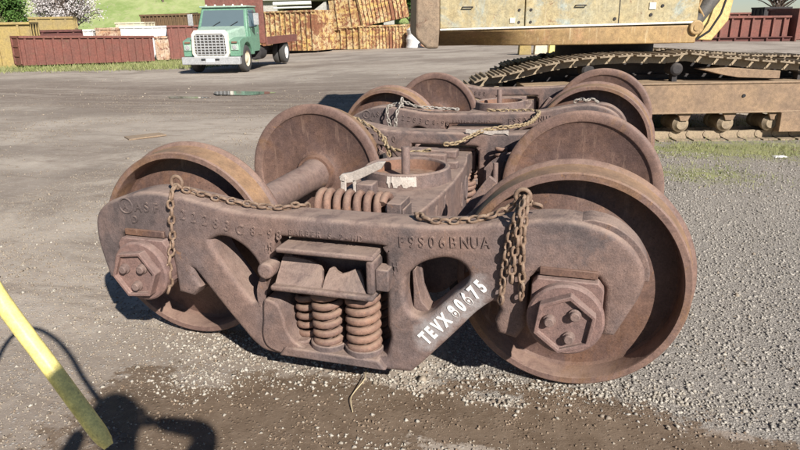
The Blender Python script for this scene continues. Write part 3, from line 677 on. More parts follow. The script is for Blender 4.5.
            for k in range(3):
                a_ = ph+.5+k*2*PI/3; bxp, bzp = sx*WB+.052*math.cos(a_), AX+.052*math.sin(a_)
                mb = MB(); mb.lathe([(0, yc_), (.022, yc_), (.022, sy*1.190), (.018, sy*1.192), (.017, sy*1.206), (.014, sy*1.209), (0, sy*1.209)], (bxp, 0, bzp), 'y', 16, caps=False); mb.build('cap_bolt', M['axle'], cap)
            ox = sx*WB
            mb = MB()
            ad = [(-.118, .47), (-.122, .60), (-.105, .618), (.105, .618), (.122, .60), (.128, .46), (.118, .46), (.11, .56), (.07, .615), (-.07, .615), (-.11, .56), (-.108, .47)]
            pl = [(-.123, .50), (-.123, .592), (-.104, .618), (.104, .618), (.123, .592), (.128, .42), (.118, .42), (.112, .50)]
            n_ = 10; arc = [(.116*math.cos(a), AX+.116*math.sin(a)) for a in np.linspace(.1, PI-.1, n_)]
            poly = [(.124, .43), (.124, .592), (.104, .618), (-.104, .618), (-.124, .592), (-.124, .43)]+[(p[0], p[1]) for p in arc[::-1]]
            mb.prism([(ox+a, b) for a, b in poly], sy*.94, sy*1.118)
            mb.lathe([(0, sy*1.11), (.009, sy*1.11), (.009, sy*1.135), (0, sy*1.138)], (ox-.01, 0, .603), 'y', 12, caps=False)
            adp = mb.build('bearing_adapter', M['red'], root, bevel=.005)
            mb = MB(); mb.bx(ox-.10, ox+.10, sy*.95, sy*1.096, .623, .652)
            mb.build('wear_liner', M['plate'], adp, bevel=.003)
    return root
bogie = make_bogie('near rusty rail bogie with white stencilled side frame and two big wheels facing the camera', True)
bogie2 = make_bogie('rusty rail bogie standing behind the near one, in front of the yellow excavator', False)
bogie2.location = (.11, 2.936, .0); bogie2.rotation_euler = (0, -.035, -.055)

# ------------------------------------------------------------------ chains
def chain(name, paths, mat, label, group='chains draped over the bogies', L=.048, wr=.0062, W_=.0155, rings=()):
    mb = MB(); tot = 0
    for path in paths:
        P = catmull(path, False, 10); acc = [0.]
        for a, b in zip(P, P[1:]): acc.append(acc[-1]+(b-a).length)
        pitch = L-2*wr; n = max(2, int(acc[-1]/pitch))
        def at(sv):
            sv = min(max(sv, 0), acc[-1]); i = int(np.searchsorted(acc, sv))-1; i = max(0, min(i, len(P)-2)); q = (sv-acc[i])/max(acc[i+1]-acc[i], 1e-9)
            return P[i].lerp(P[i+1], q)
        for k in range(n):
            c_ = at((k+.5)*pitch); t_ = (at((k+.5)*pitch+.01)-at((k+.5)*pitch-.01))
            if t_.length < 1e-6: continue
            t_.normalize(); ref = Vector((0, -1, .15)) if abs(t_.y) < .9 else Vector((1, 0, 0))
            nn = (ref-t_*ref.dot(t_)).normalized(); bb = t_.cross(nn)
            an = (PI/4 if k % 2 else -PI/4)+random.uniform(-.35, .35); sd_ = nn*math.cos(an)+bb*math.sin(an)
            c_ = c_+Vector((random.uniform(-.0015, .0015),)*3)
            t_ = (t_+sd_*random.uniform(-.12, .12)).normalized(); sd_ = (sd_-t_*sd_.dot(t_)).normalized()
            hl = L/2-wr-W_*.72; pts = []
            for a in np.linspace(-PI/2, PI/2, 5): pts.append(c_+t_*(hl+math.cos(a)*W_*.72)+sd_*math.sin(a)*W_*.72)
            for a in np.linspace(PI/2, 1.5*PI, 5): pts.append(c_+t_*(-hl+math.cos(a)*W_*.72)+sd_*math.sin(a)*W_*.72)
            mb.tube(pts, wr, 6, True)
    for (c_, R_, ax) in rings:
        c_ = Vector(c_); A = {'y': (Vector((1, 0, 0)), Vector((0, 0, 1))), 'x': (Vector((0, 1, 0)), Vector((0, 0, 1))), 'z': (Vector((1, 0, 0)), Vector((0, 1, 0)))}[ax]
        mb.tube([c_+A[0]*R_*math.cos(a)+A[1]*R_*math.sin(a) for a in np.linspace(0, 2*PI, 16, endpoint=False)], wr*1.3, 8, True)
    o = mb.build(name, mat, None, 60); return tag(o, label, 'chain', group)
chain('chain', [[(-.735, -1.02, .842), (-.725, -1.075, .842), (-.723, -1.102, .80), (-.732, -1.104, .718), (-.747, -1.104, .592), (-.757, -1.125, .53), (-.762, -1.125, .461), (-.775, -1.13, .40), (-.80, -1.13, .372)],
                [(-.745, -1.03, .848), (-.715, -1.03, .832), (-.654, -1.025, .818), (-.55, -1.03, .800), (-.45, -1.025, .786), (-.35, -1.02, .778), (-.25, -1.01, .776), (-.21, -.96, .775), (-.19, -.90, .74), (-.18, -.85, .62)]],
      M['chain'], 'tan chain hanging in front of the left bearing and running along the near side frame', rings=[((-.738, -1.03, .858), .026, 'y')])
chain('chain', [[(.69, -1.0, .868), (.703, -1.06, .872), (.700, -1.102, .838), (.688, -1.108, .79), (.673, -1.106, .711), (.662, -1.106, .59), (.655, -1.106, .50), (.653, -1.106, .462)],
                [(.715, -1.0, .862), (.728, -1.06, .862), (.730, -1.102, .83), (.726, -1.108, .765), (.727, -1.106, .648), (.729, -1.106, .57), (.732, -1.10, .505)],
                [(.70, -1.0, .878), (.715, -1.07, .885), (.718, -1.112, .85), (.708, -1.125, .78), (.700, -1.124, .70), (.694, -1.124, .63), (.690, -1.122, .57)],
                [(.30, -.86, .70), (.30, -.95, .765), (.325, -1.02, .785), (.38, -1.045, .780), (.447, -1.05, .782), (.535, -1.045, .795), (.61, -1.04, .818), (.665, -1.03, .845), (.71, -1.03, .875), (.755, -1.03, .862), (.80, -1.02, .848)]],
      M['chain'], 'tan chain with two strands hanging beside the right bearing of the near bogie', rings=[((.712, -1.035, .892), .026, 'y'), ((.73, -1.04, .872), .022, 'x')])
chain('chain', [[(-.78, 1.0, .832), (-.70, .97, .835), (-.61, .90, .82), (-.52, .86, .79), (-.44, .80, .745), (-.36, .68, .705), (-.29, .60, .70), (-.20, .55, .70), (-.10, .53, .70), (.0, .52, .735)],
                [(-.42, .80, .74), (-.40, .81, .66), (-.38, .82, .58)]],
      M['chainy'], 'yellowish chain crossing from the far frame to the bolster of the near bogie', rings=[])
chain('chain', [[(.03, .66, .735), (.10, .70, .735), (.17, .82, .76), (.25, .95, .785), (.35, 1.0, .795), (.44, 1.06, .80), (.50, 1.25, .79), (.53, 1.50, .795), (.535, 1.72, .80), (.50, 1.86, .79), (.40, 1.92, .785), (.25, 1.95, .775), (.08, 1.96, .775)]],
      M['chainy'], 'long yellowish chain strung between the near bogie and the bogie behind it')
chain('chain', [[(-.72, 1.93, .80), (-.735, 1.86, .795), (-.728, 1.82, .73), (-.71, 1.82, .66), (-.69, 1.83, .60)], [(-.62, 1.93, .80), (-.63, 1.86, .80), (-.645, 1.82, .74), (-.655, 1.82, .66), (-.66, 1.83, .6)],
                [(-.76, 1.95, .79), (-.66, 1.93, .815), (-.60, 1.92, .83), (-.50, 1.91, .80), (-.38, 1.91, .79), (-.25, 1.92, .785), (-.10, 1.92, .78)]],
      M['chaing'], 'grey chain hanging in two strands over the side frame of the second bogie', rings=[((-.62, 1.9, .84), .03, 'x')])
chain('chain', [[(.78, 1.93, .86), (.84, 1.92, .885), (.87, 1.90, .875), (.91, 1.92, .885), (.97, 1.92, .862)]], M['chaing'], 'short grey chain bunched on the side frame between the right wheels')

# ------------------------------------------------------------------ excavator
EX = empty('excavator', US(3.0, 8.2, 0), 'faded yellow and pale green excavator on rusty crawler tracks behind the bogies', 'excavator', rz=math.atan2(RT.y, RT.x))
eu = lambda v: v-3.0
es = lambda v: v-8.2
def track(s0, s1, near):
    dl = 0 if near else .75
    sm = (s0+s1)/2
    lower = [(1.35+dl, .035), (2.2, .03), (3., .03), (4., .03), (5., .03), (6.2, .035)]
    right = [(6.3+.40*math.sin(a), .44-.40*math.cos(a)) for a in np.linspace(.3, PI-.2, 7)]
    upper = [(5.6, .86), (4.85, .915), (4.3, .955), (4.02, .985), (3.72, 1.01), (3.45, 1.05), (3.2, 1.03), (2.68, 1.035), (2.2, 1.01), (1.73, .94), (1.30, .845)] if near else [(5.6, .86), (4.85, .915), (4.02, .97), (3.2, .98), (2.6, .93), (2.1, .845)]
    left = [(1.12+dl-.37*math.sin(a), .43+.38*math.cos(a)) for a in np.linspace(.25, PI-.2, 7)]
    loop = catmull([(a, 0, b) for a, b in lower+right+upper+left], True, 12)
    acc = [0.]
    for a, b in zip(loop, loop[1:]+loop[:1]): acc.append(acc[-1]+(b-a).length)
    n = round(acc[-1]/.215); pitch = acc[-1]/n
    # one shoe: plate, three grousers, two chain links below
    w_ = s1-s0
    def shoe(mb, Mx):
        t_ = MB(); t_.bx(-.086, .086, -w_/2, w_/2, .0, .018)
        for g in (-.086, -.030, .026): t_.prism([(g, .014), (g+.030, .014), (g+.022, .034), (g+.008, .034)], -w_/2, w_/2)
        for yy in (-.13, .13): t_.bx(-.085, .095, yy-.022, yy+.022, -.085, .0)
        for yy in (-.13, .13): t_.lathe([(0, -.03), (.04, -.03), (.04, .03), (0, .03)], (-.09, yy, -.05), 'y', 10, caps=False)
        mb.add([Mx @ Vector(v) for v in t_.v], t_.f)
    proto = None; rest = MB()
    for k in range(n):
        sv = k*pitch; i = int(np.searchsorted(acc, sv+1e-9))-1; i = max(0, min(i, len(loop)-1)); j = (i+1) % len(loop)
        q = (sv-acc[i])/max(acc[i+1]-acc[i], 1e-9); P = loop[i].lerp(loop[j], q); tg = (loop[j]-loop[i]).normalized()
        ang = math.atan2(tg.z, tg.x)
        # outward normal: loop is anticlockwise seen from the camera, outward is to its right
        Mx = Matrix.Translation((eu(P.x), es(sm), P.z)) @ Matrix.Rotation(-ang, 4, 'Y') @ Matrix.Rotation(PI, 4, 'X')
        Mx = Mx @ Matrix.Translation((0, 0, 0)) @ Matrix.Rotation(random.uniform(-.05, .05), 4, 'Y')
        if near or k % 2 == 0:
            if proto is None:
                mb = MB(); shoe(mb, Matrix.Identity(4)); proto = mb.build('track_shoe', M['trackpad'], EX, 30); o = proto
            else: o = proto.copy(); COL.objects.link(o); o.parent = EX
            o.matrix_local = Mx
        else: shoe(rest, Mx)
    if rest.v: tag(rest.build('track_shoes', M['trackpad'], EX, 30), kind='stuff')
    # frame beam
    mb = MB(); mb.bx(eu(1.5), eu(5.95), es(s0+.01), es(s1-.12), .355, .72)
    mb.bx(eu(1.5), eu(5.95), es(s0-.004), es(s0+.02), .352, .372); mb.bx(eu(1.5), eu(5.95), es(s0-.004), es(s0+.02), .70, .722)
    fr = mb.build('track_frame', M['trackframe'], EX, bevel=.008)
    mb = MB(); mb.lathe([(0, es(s0)-.002), (.02, es(s0)-.002), (.02, es(s0)+.01), (0, es(s0)+.01)], (eu(4.15), 0, .56), 'y', 14, caps=False); mb.build('frame_hole', M['black'], fr)
    mb = MB(); mb.prism([(eu(3.65), .865), (eu(3.95), .885), (eu(4.6), .835), (eu(4.6), .745), (eu(4.1), .765), (eu(3.9), .80)], es(s0+.1), es(s0+.35)); mb.build('chain_guard', M['trackframe'], fr, bevel=.006)
    mb = MB(); mb.bx(eu(4.62), eu(5.95), es(s0-.03), es(s0+.1), .12, .354); mb.build('roller_guard', M['trackframe'], fr, bevel=.006)
    for uu in (1.75, 2.3, 2.85, 3.4, 3.95, 4.5):
        mb = MB(); a, b = es(s0+.06), es(s1-.1)
        mb.lathe([(0, a), (.06, a), (.075, a+.02), (.10, a+.04), (.10, a+.10), (.085, a+.12), (.085, b-.12), (.10, b-.1), (.10, b-.04), (.06, b), (0, b)], (eu(uu+.07), 0, .215), 'y', 28, caps=False)
        ro = mb.build('track_roller', M['trackpad'], EX)
        mb = MB(); mb.prism([(eu(uu)+.0, .356), (eu(uu)+.17, .356), (eu(uu)+.13, .26), (eu(uu)+.04, .26)], a-.02, a+.02); mb.build('roller_bracket', M['trackframe'], ro, bevel=.004)
    for uu in (2.3, 3.37, 4.9):
        mb = MB(); a = es(s0+.14); mb.lathe([(0, a), (.05, a), (.075, a+.02), (.075, a+.22), (0, a+.22)], (eu(uu), 0, .87), 'y', 24, caps=False); mb.bx(eu(uu)-.03, eu(uu)+.03, a+.05, a+.15, .70, .85); mb.build('carrier_roller', M['darkiron'], EX)
    for uu, zz, rr, nm in ((1.12+dl, .43, .29, 'idler'), (6.3, .44, .30, 'sprocket')):
        mb = MB(); a, b = es(sm-.10), es(sm+.10); mb.lathe([(0, a-.05), (.08, a-.05), (.09, a), (rr-.05, a), (rr, a+.03), (rr, b-.03), (rr-.05, b), (.09, b), (.08, b+.05), (0, b+.05)], (eu(uu), 0, zz), 'y', 40, caps=False); mb.build(nm, M['trackpad'], EX)
track(7.6, 8.2, True); track(10.0, 10.6, False)
mb = MB(); mb.prism([(eu(1.9), .42), (eu(4.4), .42), (eu(4.2), .78), (eu(2.2), .78)], es(8.15), es(10.05)); mb.lathe([(0, .77), (.72, .77), (.72, .9), (.66, .92), (.66, 1.17), (0, 1.17)], (eu(2.9), es(9.15), 0), 'z', 48, caps=False)
mb.prism([(eu(1.35), .52), (eu(5.9), .52), (eu(5.9), .86), (eu(4.9), .88), (eu(3.9), .95), (eu(2.7), .97), (eu(2.1), .92), (eu(1.6), .80), (eu(1.35), .70)], es(8.23), es(8.5))  # dark block added so the gap under the upper track run reads shaded
mb.build('undercarriage_and_shade_block', M['darkiron'], EX, bevel=.01)
ROT = Matrix.Rotation(-.012, 3, 'Y')
mb = MB(); stn = [(.50, 8.35), (.95, 8.33), (1.25, 8.15), (1.6, 7.93), (2.4, 7.905), (3.62, 7.90)]; vs = []; fs = []
for uu, sb_ in stn: vs += [(eu(uu), es(7.9), 1.375), (eu(uu), es(7.9), 1.345), (eu(uu), es(sb_), 1.165), (eu(uu), es(10.7), 1.165), (eu(uu), es(10.7), 1.375)]
for i in range(5):
    for k in range(5): fs.append((i*5+k, i*5+(k+1) % 5, i*5+5+(k+1) % 5, i*5+5+k))
fs += [(0, 1, 2, 3, 4), (29, 28, 27, 26, 25)]; mb.add(vs, fs); mb.lathe([(0, es(7.86)), (.085, es(7.86)), (.085, es(8.5)), (0, es(8.5))], (eu(3.60), 0, 1.345), 'y', 32, caps=False)
hs = mb.build('lower_skirt', M['skirt'], EX, bevel=.02, segs=3); hs['label'] = 'tan yellow lower skirt with brown scrapes'
mb = MB(); mb.lathe([(0, es(7.85)), (.04, es(7.85)), (.04, es(7.87)), (0, es(7.87))], (eu(3.60), 0, 1.345), 'y', 24, caps=False); mb.build('pin_boss', M['skirt'], hs)
mb = MB(); mb.box((eu(2.07), es(7.888), 1.388), (3.1, .03, .022), ROT); mb.build('body_stripe', M['stripe'], EX, bevel=.004)
for a, b in ((.52, 1.535), (1.545, 3.62)):
    mb = MB(); mb.bx(eu(a), eu(b), es(7.915), es(10.6), 1.38, 2.12); pn = mb.build('body_panel', M['panel'], EX, bevel=.012, segs=3)
    xs = (1.47, 1.47) if a < 1 else (1.61, 1.61)
    for i, x_ in enumerate(xs):
        m2 = MB(); m2.lathe([(0, es(7.905)), (.016, es(7.905)), (.016, es(7.918)), (0, es(7.918))], (eu(x_), 0, 1.44+i*.14), 'y', 12, caps=False); m2.build('panel_bolt', M['darkiron'], pn)
for x_, z_ in ((2.62, 1.46), (3.18, 1.60), (3.05, 1.50)):
    m2 = MB(); m2.lathe([(0, es(7.902)), (.018, es(7.902)), (.02, es(7.918)), (0, es(7.918))], (eu(x_), 0, z_), 'y', 8, caps=False); m2.build('panel_bolt', M['darkiron'], pn)
mb = MB(); mb.bx(eu(2.665), eu(2.673), es(7.909), es(7.92), 1.40, 2.1); mb.build('panel_seam', M['black'], EX, 0)
for x_ in (.85, 2.2):
    mb = MB(); mb.tube([(eu(x_)-.06, es(7.914), 1.62), (eu(x_)-.06, es(7.88), 1.62), (eu(x_)+.06, es(7.88), 1.62), (eu(x_)+.06, es(7.914), 1.62)], .008, 8); mb.build('grab_handle', M['darkiron'], EX)
mb = MB(); mb.bx(eu(3.02), eu(3.10), es(7.900), es(7.918), 1.56, 1.64); mb.build('latch_plate', M['stripe'], EX, 0, bevel=.004)
mb = MB(); mb.bx(eu(1.36), eu(1.42), es(7.900), es(7.918), 1.43, 1.49); mb.build('latch_plate', M['stripe'], EX, 0, bevel=.004)
mb = MB(); mb.bx(eu(.6), eu(2.9), es(8.3), es(10.5), 2.12, 2.5); mb.build('engine_hood', M['panel'], EX, bevel=.04, segs=3)
mb = MB(); mb.prism([(eu(.22), 1.34), (eu(.235), 1.27), (eu(.36), 1.15), (eu(.50), 1.15), (eu(.515), 1.38), (eu(.515), 2.45), (eu(.26), 2.4)], es(7.86), es(10.75)); mb.build('counterweight', M['cweight'], EX, bevel=.03, segs=3)
mb = MB(); mb.bx(eu(2.5), eu(3.62), es(9.7), es(10.7), 2.12, 3.2); cab_ = mb.build('cab', M['skirt'], EX, bevel=.05)
mb = MB(); mb.bx(eu(2.6), eu(3.5), es(9.68), es(9.699), 2.45, 3.1); mb.build('window', M['glass'], cab_)
mb = MB(); mb.prism([(eu(3.64), 1.20), (eu(3.92), 1.18), (eu(4.10), 1.42), (eu(4.14), 1.75), (eu(4.2), 2.1), (eu(3.98), 2.1), (eu(3.95), 1.75), (eu(3.80), 1.45)], es(8.12), es(8.75))
mb.build('boom_foot', M['boomyellow'], EX, bevel=.015)
mb = MB(); mb.prism([(eu(3.98), 1.95), (eu(4.12), 1.75), (eu(5.9), 3.5), (eu(7.7), 3.9), (eu(7.7), 4.2), (eu(5.6), 4.0)], es(8.26), es(8.74)); mb.build('boom', M['boomyellow'], EX, bevel=.02)
mb = MB(); mb.prism([(eu(7.4), 4.3), (eu(7.8), 4.2), (eu(8.5), 1.4), (eu(8.25), 1.35)], es(8.35), es(8.65)); mb.build('stick', M['boomyellow'], EX, bevel=.02)
mb = MB(); mb.prism([(eu(8.1), 1.45), (eu(8.7), 1.4), (eu(8.8), .7), (eu(8.5), .1), (eu(7.9), .02), (eu(8.2), .35), (eu(8.4), .8)], es(8.0), es(9.0)); mb.build('bucket', M['cweight'], EX, bevel=.01)
mb = MB(); mb.tube([(eu(3.50), es(8.02), 1.22), (eu(3.88), es(8.02), 1.76), (eu(4.40), es(8.06), 2.5)], .085, 20); mb.tube([(eu(4.36), es(8.06), 2.44), (eu(5.3), es(8.15), 3.3)], .05, 14); mb.build('boom_cylinder', M['cylinder'], EX)
mb = MB(); mb.tube([(eu(3.66), es(7.98), 1.20), (eu(3.80), es(7.96), 1.30), (eu(3.92), es(7.97), 1.50), (eu(3.99), es(7.98), 1.78), (eu(3.9), es(8.0), 2.1)], .014, 8); mb.build('hydraulic_hose', M['black'], EX)
mb = MB(); mb.tube([(eu(3.60), es(7.97), 1.8), (eu(3.66), es(7.95), 1.68), (eu(3.62), es(7.94), 1.58), (eu(3.70), es(7.95), 1.48), (eu(3.66), es(7.98), 1.36)], .016, 8); mb.build('hydraulic_hose', M['skirt'], EX)

# ------------------------------------------------------------------ scrap yard behind
def container(name, label, A, B, h, depth, mat, nr=10, cat='container', rail=.09, zA=None, zB=None, ribs=.06, group=None, skid=.0, endmat=None, roof=False, lateral=True):
    a = US(*A); b = US(*B)
    if zA is not None: a.z = zA
    if zB is not None: b.z = zB
    v = b-a; L_ = math.hypot(v.x, v.y); ang = math.atan2(v.y, v.x); tilt = -math.atan2(v.z, L_)
    root = empty(name, a, label, cat, group, rz=ang, ry=tilt)
    mb = MB(); z0 = skid
    pl = [(0, 0)]; st = L_/nr; rw = min(.09, st*.3)
    for k in range(nr):
        x_ = st*(k+.5); pl += [(x_-rw/2, 0), (x_-rw/2, -ribs), (x_+rw/2, -ribs), (x_+rw/2, 0)]
    pl += [(L_, 0), (L_, .05), (0, .05)]
    mb.prism(pl, z0, z0+h, 'z')
    mb.bx(0, L_, depth-.05, depth, z0, z0+h)
    mb.bx(0, L_, .05, depth-.05, z0, z0+.06)
    if roof: mb.bx(.0, L_, .0, depth, z0+h, z0+h+.05)
    side = mb.build('side_wall', mat, root, 0)
    em = endmat or mat
    for x0, x1, sg in ((0, .05, -1), (L_-.05, L_, 1)):
        mb = MB(); mb.bx(x0, x1, .05, depth-.05, z0+.06, z0+h)
        xo = x0 if sg < 0 else x1
        for yy in (.12, depth/3, 2*depth/3, depth-.12): mb.bx(min(xo, xo+sg*.05), max(xo, xo+sg*.05), yy-.04, yy+.04, z0+.06, z0+h)
        for zz in (.35, .7): mb.bx(min(xo, xo+sg*.04), max(xo, xo+sg*.04), .12, depth-.12, z0+h*zz-.04, z0+h*zz+.04)
        mb.build('end_wall', em, root, 0)
    if rail:
        mb = MB(); mb.bx(-.04, L_+.04, -ribs-.03, .08, z0+h-.02, z0+h+rail); mb.bx(-.04, L_+.04, depth-.08, depth+.06, z0+h-.02, z0+h+rail); mb.bx(-.04, .06, -.02, depth, z0+h-.02, z0+h+rail-.005); mb.bx(L_-.06, L_+.04, -.02, depth, z0+h-.02, z0+h+rail-.005)
        mb.build('top_rail', mat, root, 0, bevel=.01)
    if skid:
        for yy in (.25, depth-.4):
            mb = MB(); mb.bx(.1, L_-.1, yy, yy+.15, 0, skid); mb.build('skid', M['darkiron'], root, 0)
    return root
container('scrap_container', 'long low maroon container with ribbed side on the grass left of the green truck', (-17.2, 29.8), (-13.15, 35.2), 1.22, 2.3, M['maroon'], 16, skid=.12)
container('scrap_container', 'tan and olive yellow container cut off by the left edge of the picture', (-21.5, 29.0), (-17.05, 30.6), 1.95, 2.3, M['olive'], 5, ribs=.10)
container('scrap_container', 'olive topped container behind the left end of the long maroon one', (-21.1, 38), (-19.0, 38.8), 2.0, 2.2, M['olive'], 3, zA=-.15, zB=-.15)
mb = None
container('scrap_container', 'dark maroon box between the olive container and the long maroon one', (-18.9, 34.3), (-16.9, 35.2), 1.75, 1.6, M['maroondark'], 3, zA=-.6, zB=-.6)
container('trailer_roof', 'long white low box behind the middle of the maroon container', (-20.9, 40), (-18.6, 40), 1.75, 2.2, M['white'], 7, cat='box', zA=-.66, zB=-.66, roof=True, ribs=.03)
container('crate', 'cream and rust box between the two white boxes behind the maroon container', (-18.4, 40.1), (-16.85, 40.1), 1.85, 2., M['whiterust'], 3, cat='box', zA=-.66, zB=-.70, roof=True, ribs=.03)
container('tarp_box', 'pale lilac white box behind the right end of the maroon container', (-16.8, 40.), (-13.9, 39.7), 1.9, 2.2, M['white'], 5, cat='box', zA=-.66, zB=-.66, roof=True, ribs=.02)
container('crate', 'low cream slatted box above the pale lilac white one', (-19.6, 46), (-17.6, 46.), 2.3, 2., M['cream'], 4, cat='box', zA=-.8, zB=-.8, ribs=.03)
container('slatted_crate', 'brown upright slatted crate on the slope behind the white box', (-19.3, 50), (-15.3, 50), 2.8, 2.2, M['brownwood'], 14, cat='crate', zA=-.80, zB=-.75, ribs=.12, rail=.12)
container('scrap_container', 'short rusty cream container end between the maroon container and the truck', (-13.75, 37.2), (-13.1, 37.3), 1.2, 2., M['whiterust'], 2, zA=-.52, zB=-.52)
container('scrap_container', 'maroon container directly left of the green truck cab', (-13.05, 37.5), (-10.0, 38.5), 1.78, 2.3, M['maroon'], 8, zA=-.52, zB=-.52)
container('scrap_container', 'yellow rusted roll-off container behind the truck flatbed', (-11.6, 47.5), (-5.5, 44.6), 2.55, 2.4, M['yelrust'], 16, zA=-.66, zB=-.62, skid=.15, ribs=.1)
container('scrap_container', 'lower of the two stacked yellow rusted containers', (-2.75, 47.6), (.62, 47.0), 1.55, 2.4, M['yelrust'], 14, zA=-.70, zB=-.66, skid=.14, ribs=.09)
container('scrap_container', 'yellow rusted container door section left of the stacked pair', (-4.8, 48.6), (-2.85, 47.7), 1.50, 2.4, M['yelrust'], 4, zA=-.72, zB=-.70, skid=.14, ribs=.10)
container('scrap_container', 'upper yellow rusted container tipped up on top of the stacked pair', (-2.5, 47.5), (.75, 47.2), 2.05, 2.4, M['yelrust'], 12, zA=1.02, zB=1.62, ribs=.10, endmat=M['yelrust'])
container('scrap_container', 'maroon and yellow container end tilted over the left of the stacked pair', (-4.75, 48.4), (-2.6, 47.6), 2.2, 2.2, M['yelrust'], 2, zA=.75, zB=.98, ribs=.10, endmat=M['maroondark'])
container('scrap_container', 'small purple brown container in the gap left of the stacked containers', (-6.6, 51), (-4.7, 51.5), 1.15, 2.0, M['whiterust'], 4, zA=-.1, zB=-.1, ribs=.06)
container('dark_skip', 'dark open skip under the small purple brown container', (-6.6, 50.7), (-4.7, 51.2), .75, 2.4, M['darkiron'], 4, cat='skip', zA=-.78, zB=-.75)
container('scrap_container', 'maroon ribbed container behind the excavator boom on the right', (15.4, 36.4), (21.5, 36), 1.05, 2.4, M['maroon'], 11, zA=.22, zB=.20, ribs=.12, skid=0)
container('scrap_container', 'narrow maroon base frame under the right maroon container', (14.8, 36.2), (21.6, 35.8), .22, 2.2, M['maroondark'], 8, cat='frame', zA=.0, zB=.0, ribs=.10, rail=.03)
container('scrap_container', 'low red container behind the right maroon container', (20.5, 48), (29.5, 47), 1.35, 2.4, M['maroon'], 14, zA=.1, zB=.1, ribs=.1)
container('scrap_container', 'red container at the far right edge of the picture', (22.6, 37.5), (27, 38), 1.6, 2.2, M['maroon'], 7, zA=.0, zB=.0, ribs=.1)
container('dark_skip', 'black bin behind the right end of the right maroon container', (23.4, 42), (25.1, 42), 1.75, 1.5, M['darkiron'], 2, cat='bin', zA=0, zB=0, ribs=.03)
# tailgate standing at the end of the right container
mb = MB(); mb.box((0, 0, .85), (.10, 2.2, 1.75)); mb.box((.28, 0, .45), (.06, .1, 1.1), Matrix.Rotation(-.5, 3, 'Y')); mb.box((.28, .9, .45), (.06, .1, 1.1), Matrix.Rotation(-.5, 3, 'Y'))
tg_ = mb.build('tailgate', M['maroon'], None, 0, bevel=.01); tg_.location = US(21.9, 36.9, -.02); tg_.rotation_euler = (0, 0, .3); tag(tg_, 'tall maroon tailgate standing at the right end of the right maroon container', 'tailgate')
mb = MB(); mb.bx(-.28, .28, -.15, .15, 0, 1.9); mb.bx(-.35, .35, -.2, .2, .55, .75); mb.bx(-.4, .4, -.22, .22, 0, .12)
o = mb.build('steel_post', M['brownwood'], None, 0, bevel=.01); o.location = US(18.7, 37.2+2, 0); o['x'] = 0; del o['x']; tag(o, 'square brown post rising behind the excavator boom', 'post')
# white crumpled drum beside the stack
mb = MB(); mb.lathe([(0, 0), (.75, 0), (.8, .05), (.72, .3), (.78, .6), (.66, .9), (.72, 1.2), (.5, 1.35), (0, 1.36)], (0, 0, 0), 'z', 20, caps=False)
o = mb.build('tank', M['white'], None, 30); o.location = US(1.35, 46.5, -.5); o.scale = (.9, .9, 1.05); tag(o, 'dented white tank right of the stacked containers', 'tank')
mb = MB(); mb.box((0, 0, .3), (.7, .6, .55), Matrix.Rotation(.3, 3, 'Y')); mb.box((.5, .1, .2), (.5, .5, .4), Matrix.Rotation(-.4, 3, 'X')); o = mb.build('scrap_bale', M['whiterust'], None, 0, bevel=.03); o.location = US(2.1, 45.5, -.45); tag(o, 'crumpled white and rust scrap lying beside the dented tank', 'scrap')
container('scrap_container', 'maroon container seen just above the dented white tank', (.8, 50.5), (4.5, 50.5), 1.0, 2.0, M['maroondark'], 6, zA=.0, zB=0, ribs=.05)
# overpass
ov = empty('overpass', US(-10.2, 60), 'concrete overpass with white rail and dark underside behind the yellow containers', 'overpass', rz=math.atan2(RT.y, RT.x))
zb = -ov.location.z
mb = MB(); mb.bx(-4.5, 12, 0, 7, zb+3.25, zb+4.4); mb.build('deck', M['concrete'], ov, 0, bevel=.03)
mb = MB(); mb.tube([(-.8, -.6, zb+2.95), (2.6, -.6, zb+3.0)], .16, 14); mb.tube([(-.8, -.5, zb+2.6), (2.6, -.5, zb+2.65)], .07, 10); mb.build('rail_pipe', M['white'], ov)
for x0, x1, m_ in ((-2.2, -.7, 'concrete'), (3.9, 4.9, 'darkiron'), (9., 10., 'concrete')):
    mb = MB(); mb.bx(x0, x1, .6, 6.4, -.3, zb+3.25); mb.build('pier', M[m_], ov, 0, bevel=.02)
mb = MB(); mb.prism([(2.0, zb+1.9), (3.85, zb+3.2), (3.85, zb+1.9)], .3, .9); mb.build('brace_slab', M['concrete'], ov, 0)
mb = MB(); mb.bx(-.7, 3.9, 4.5, 5.5, -.3, zb+3.2); mb.build('shade_wall', M['darkiron'], ov, 0)  # dark wall added to stand for the shade beneath the deck
# white car-sized box in the gap
mb = MB(); mb.bx(-.45, .45, 0, 1.2, 0, .8); mb.bx(-.4, .4, .1, 1.1, .8, .95); o = mb.build('tote', M['white'], None, 0, bevel=.04); o.location = US(-6.45, 52.6, 1.02); tag(o, 'bright white box on the small purple brown container', 'box'); o.location = US(-6.3, 51.6, 1.15)
# painted kerb blocks
kg = 'painted kerb blocks under the excavator body'
for i, (uu, m_, lb) in enumerate(((5.75, 'olive', 'dull yellow kerb block, leftmost of the row under the excavator body'), (6.45, 'cream', 'pale cream kerb block in the row under the excavator body'), (7.1, 'yellow', 'bright yellow kerb block in the row under the excavator body'), (8.35, 'white', 'white kerb block at the right end of the row under the excavator body'))):
    mb = MB(); mb.prism([(-.28, 0), (.28, 0), (.25, .52), (-.25, .52)], -.2, .2); o = mb.build('kerb_block', M[m_], None, 0, bevel=.02); o.location = US(uu, 29.3); o.rotation_euler = (0, 0, .3); tag(o, lb, 'kerb block', kg)

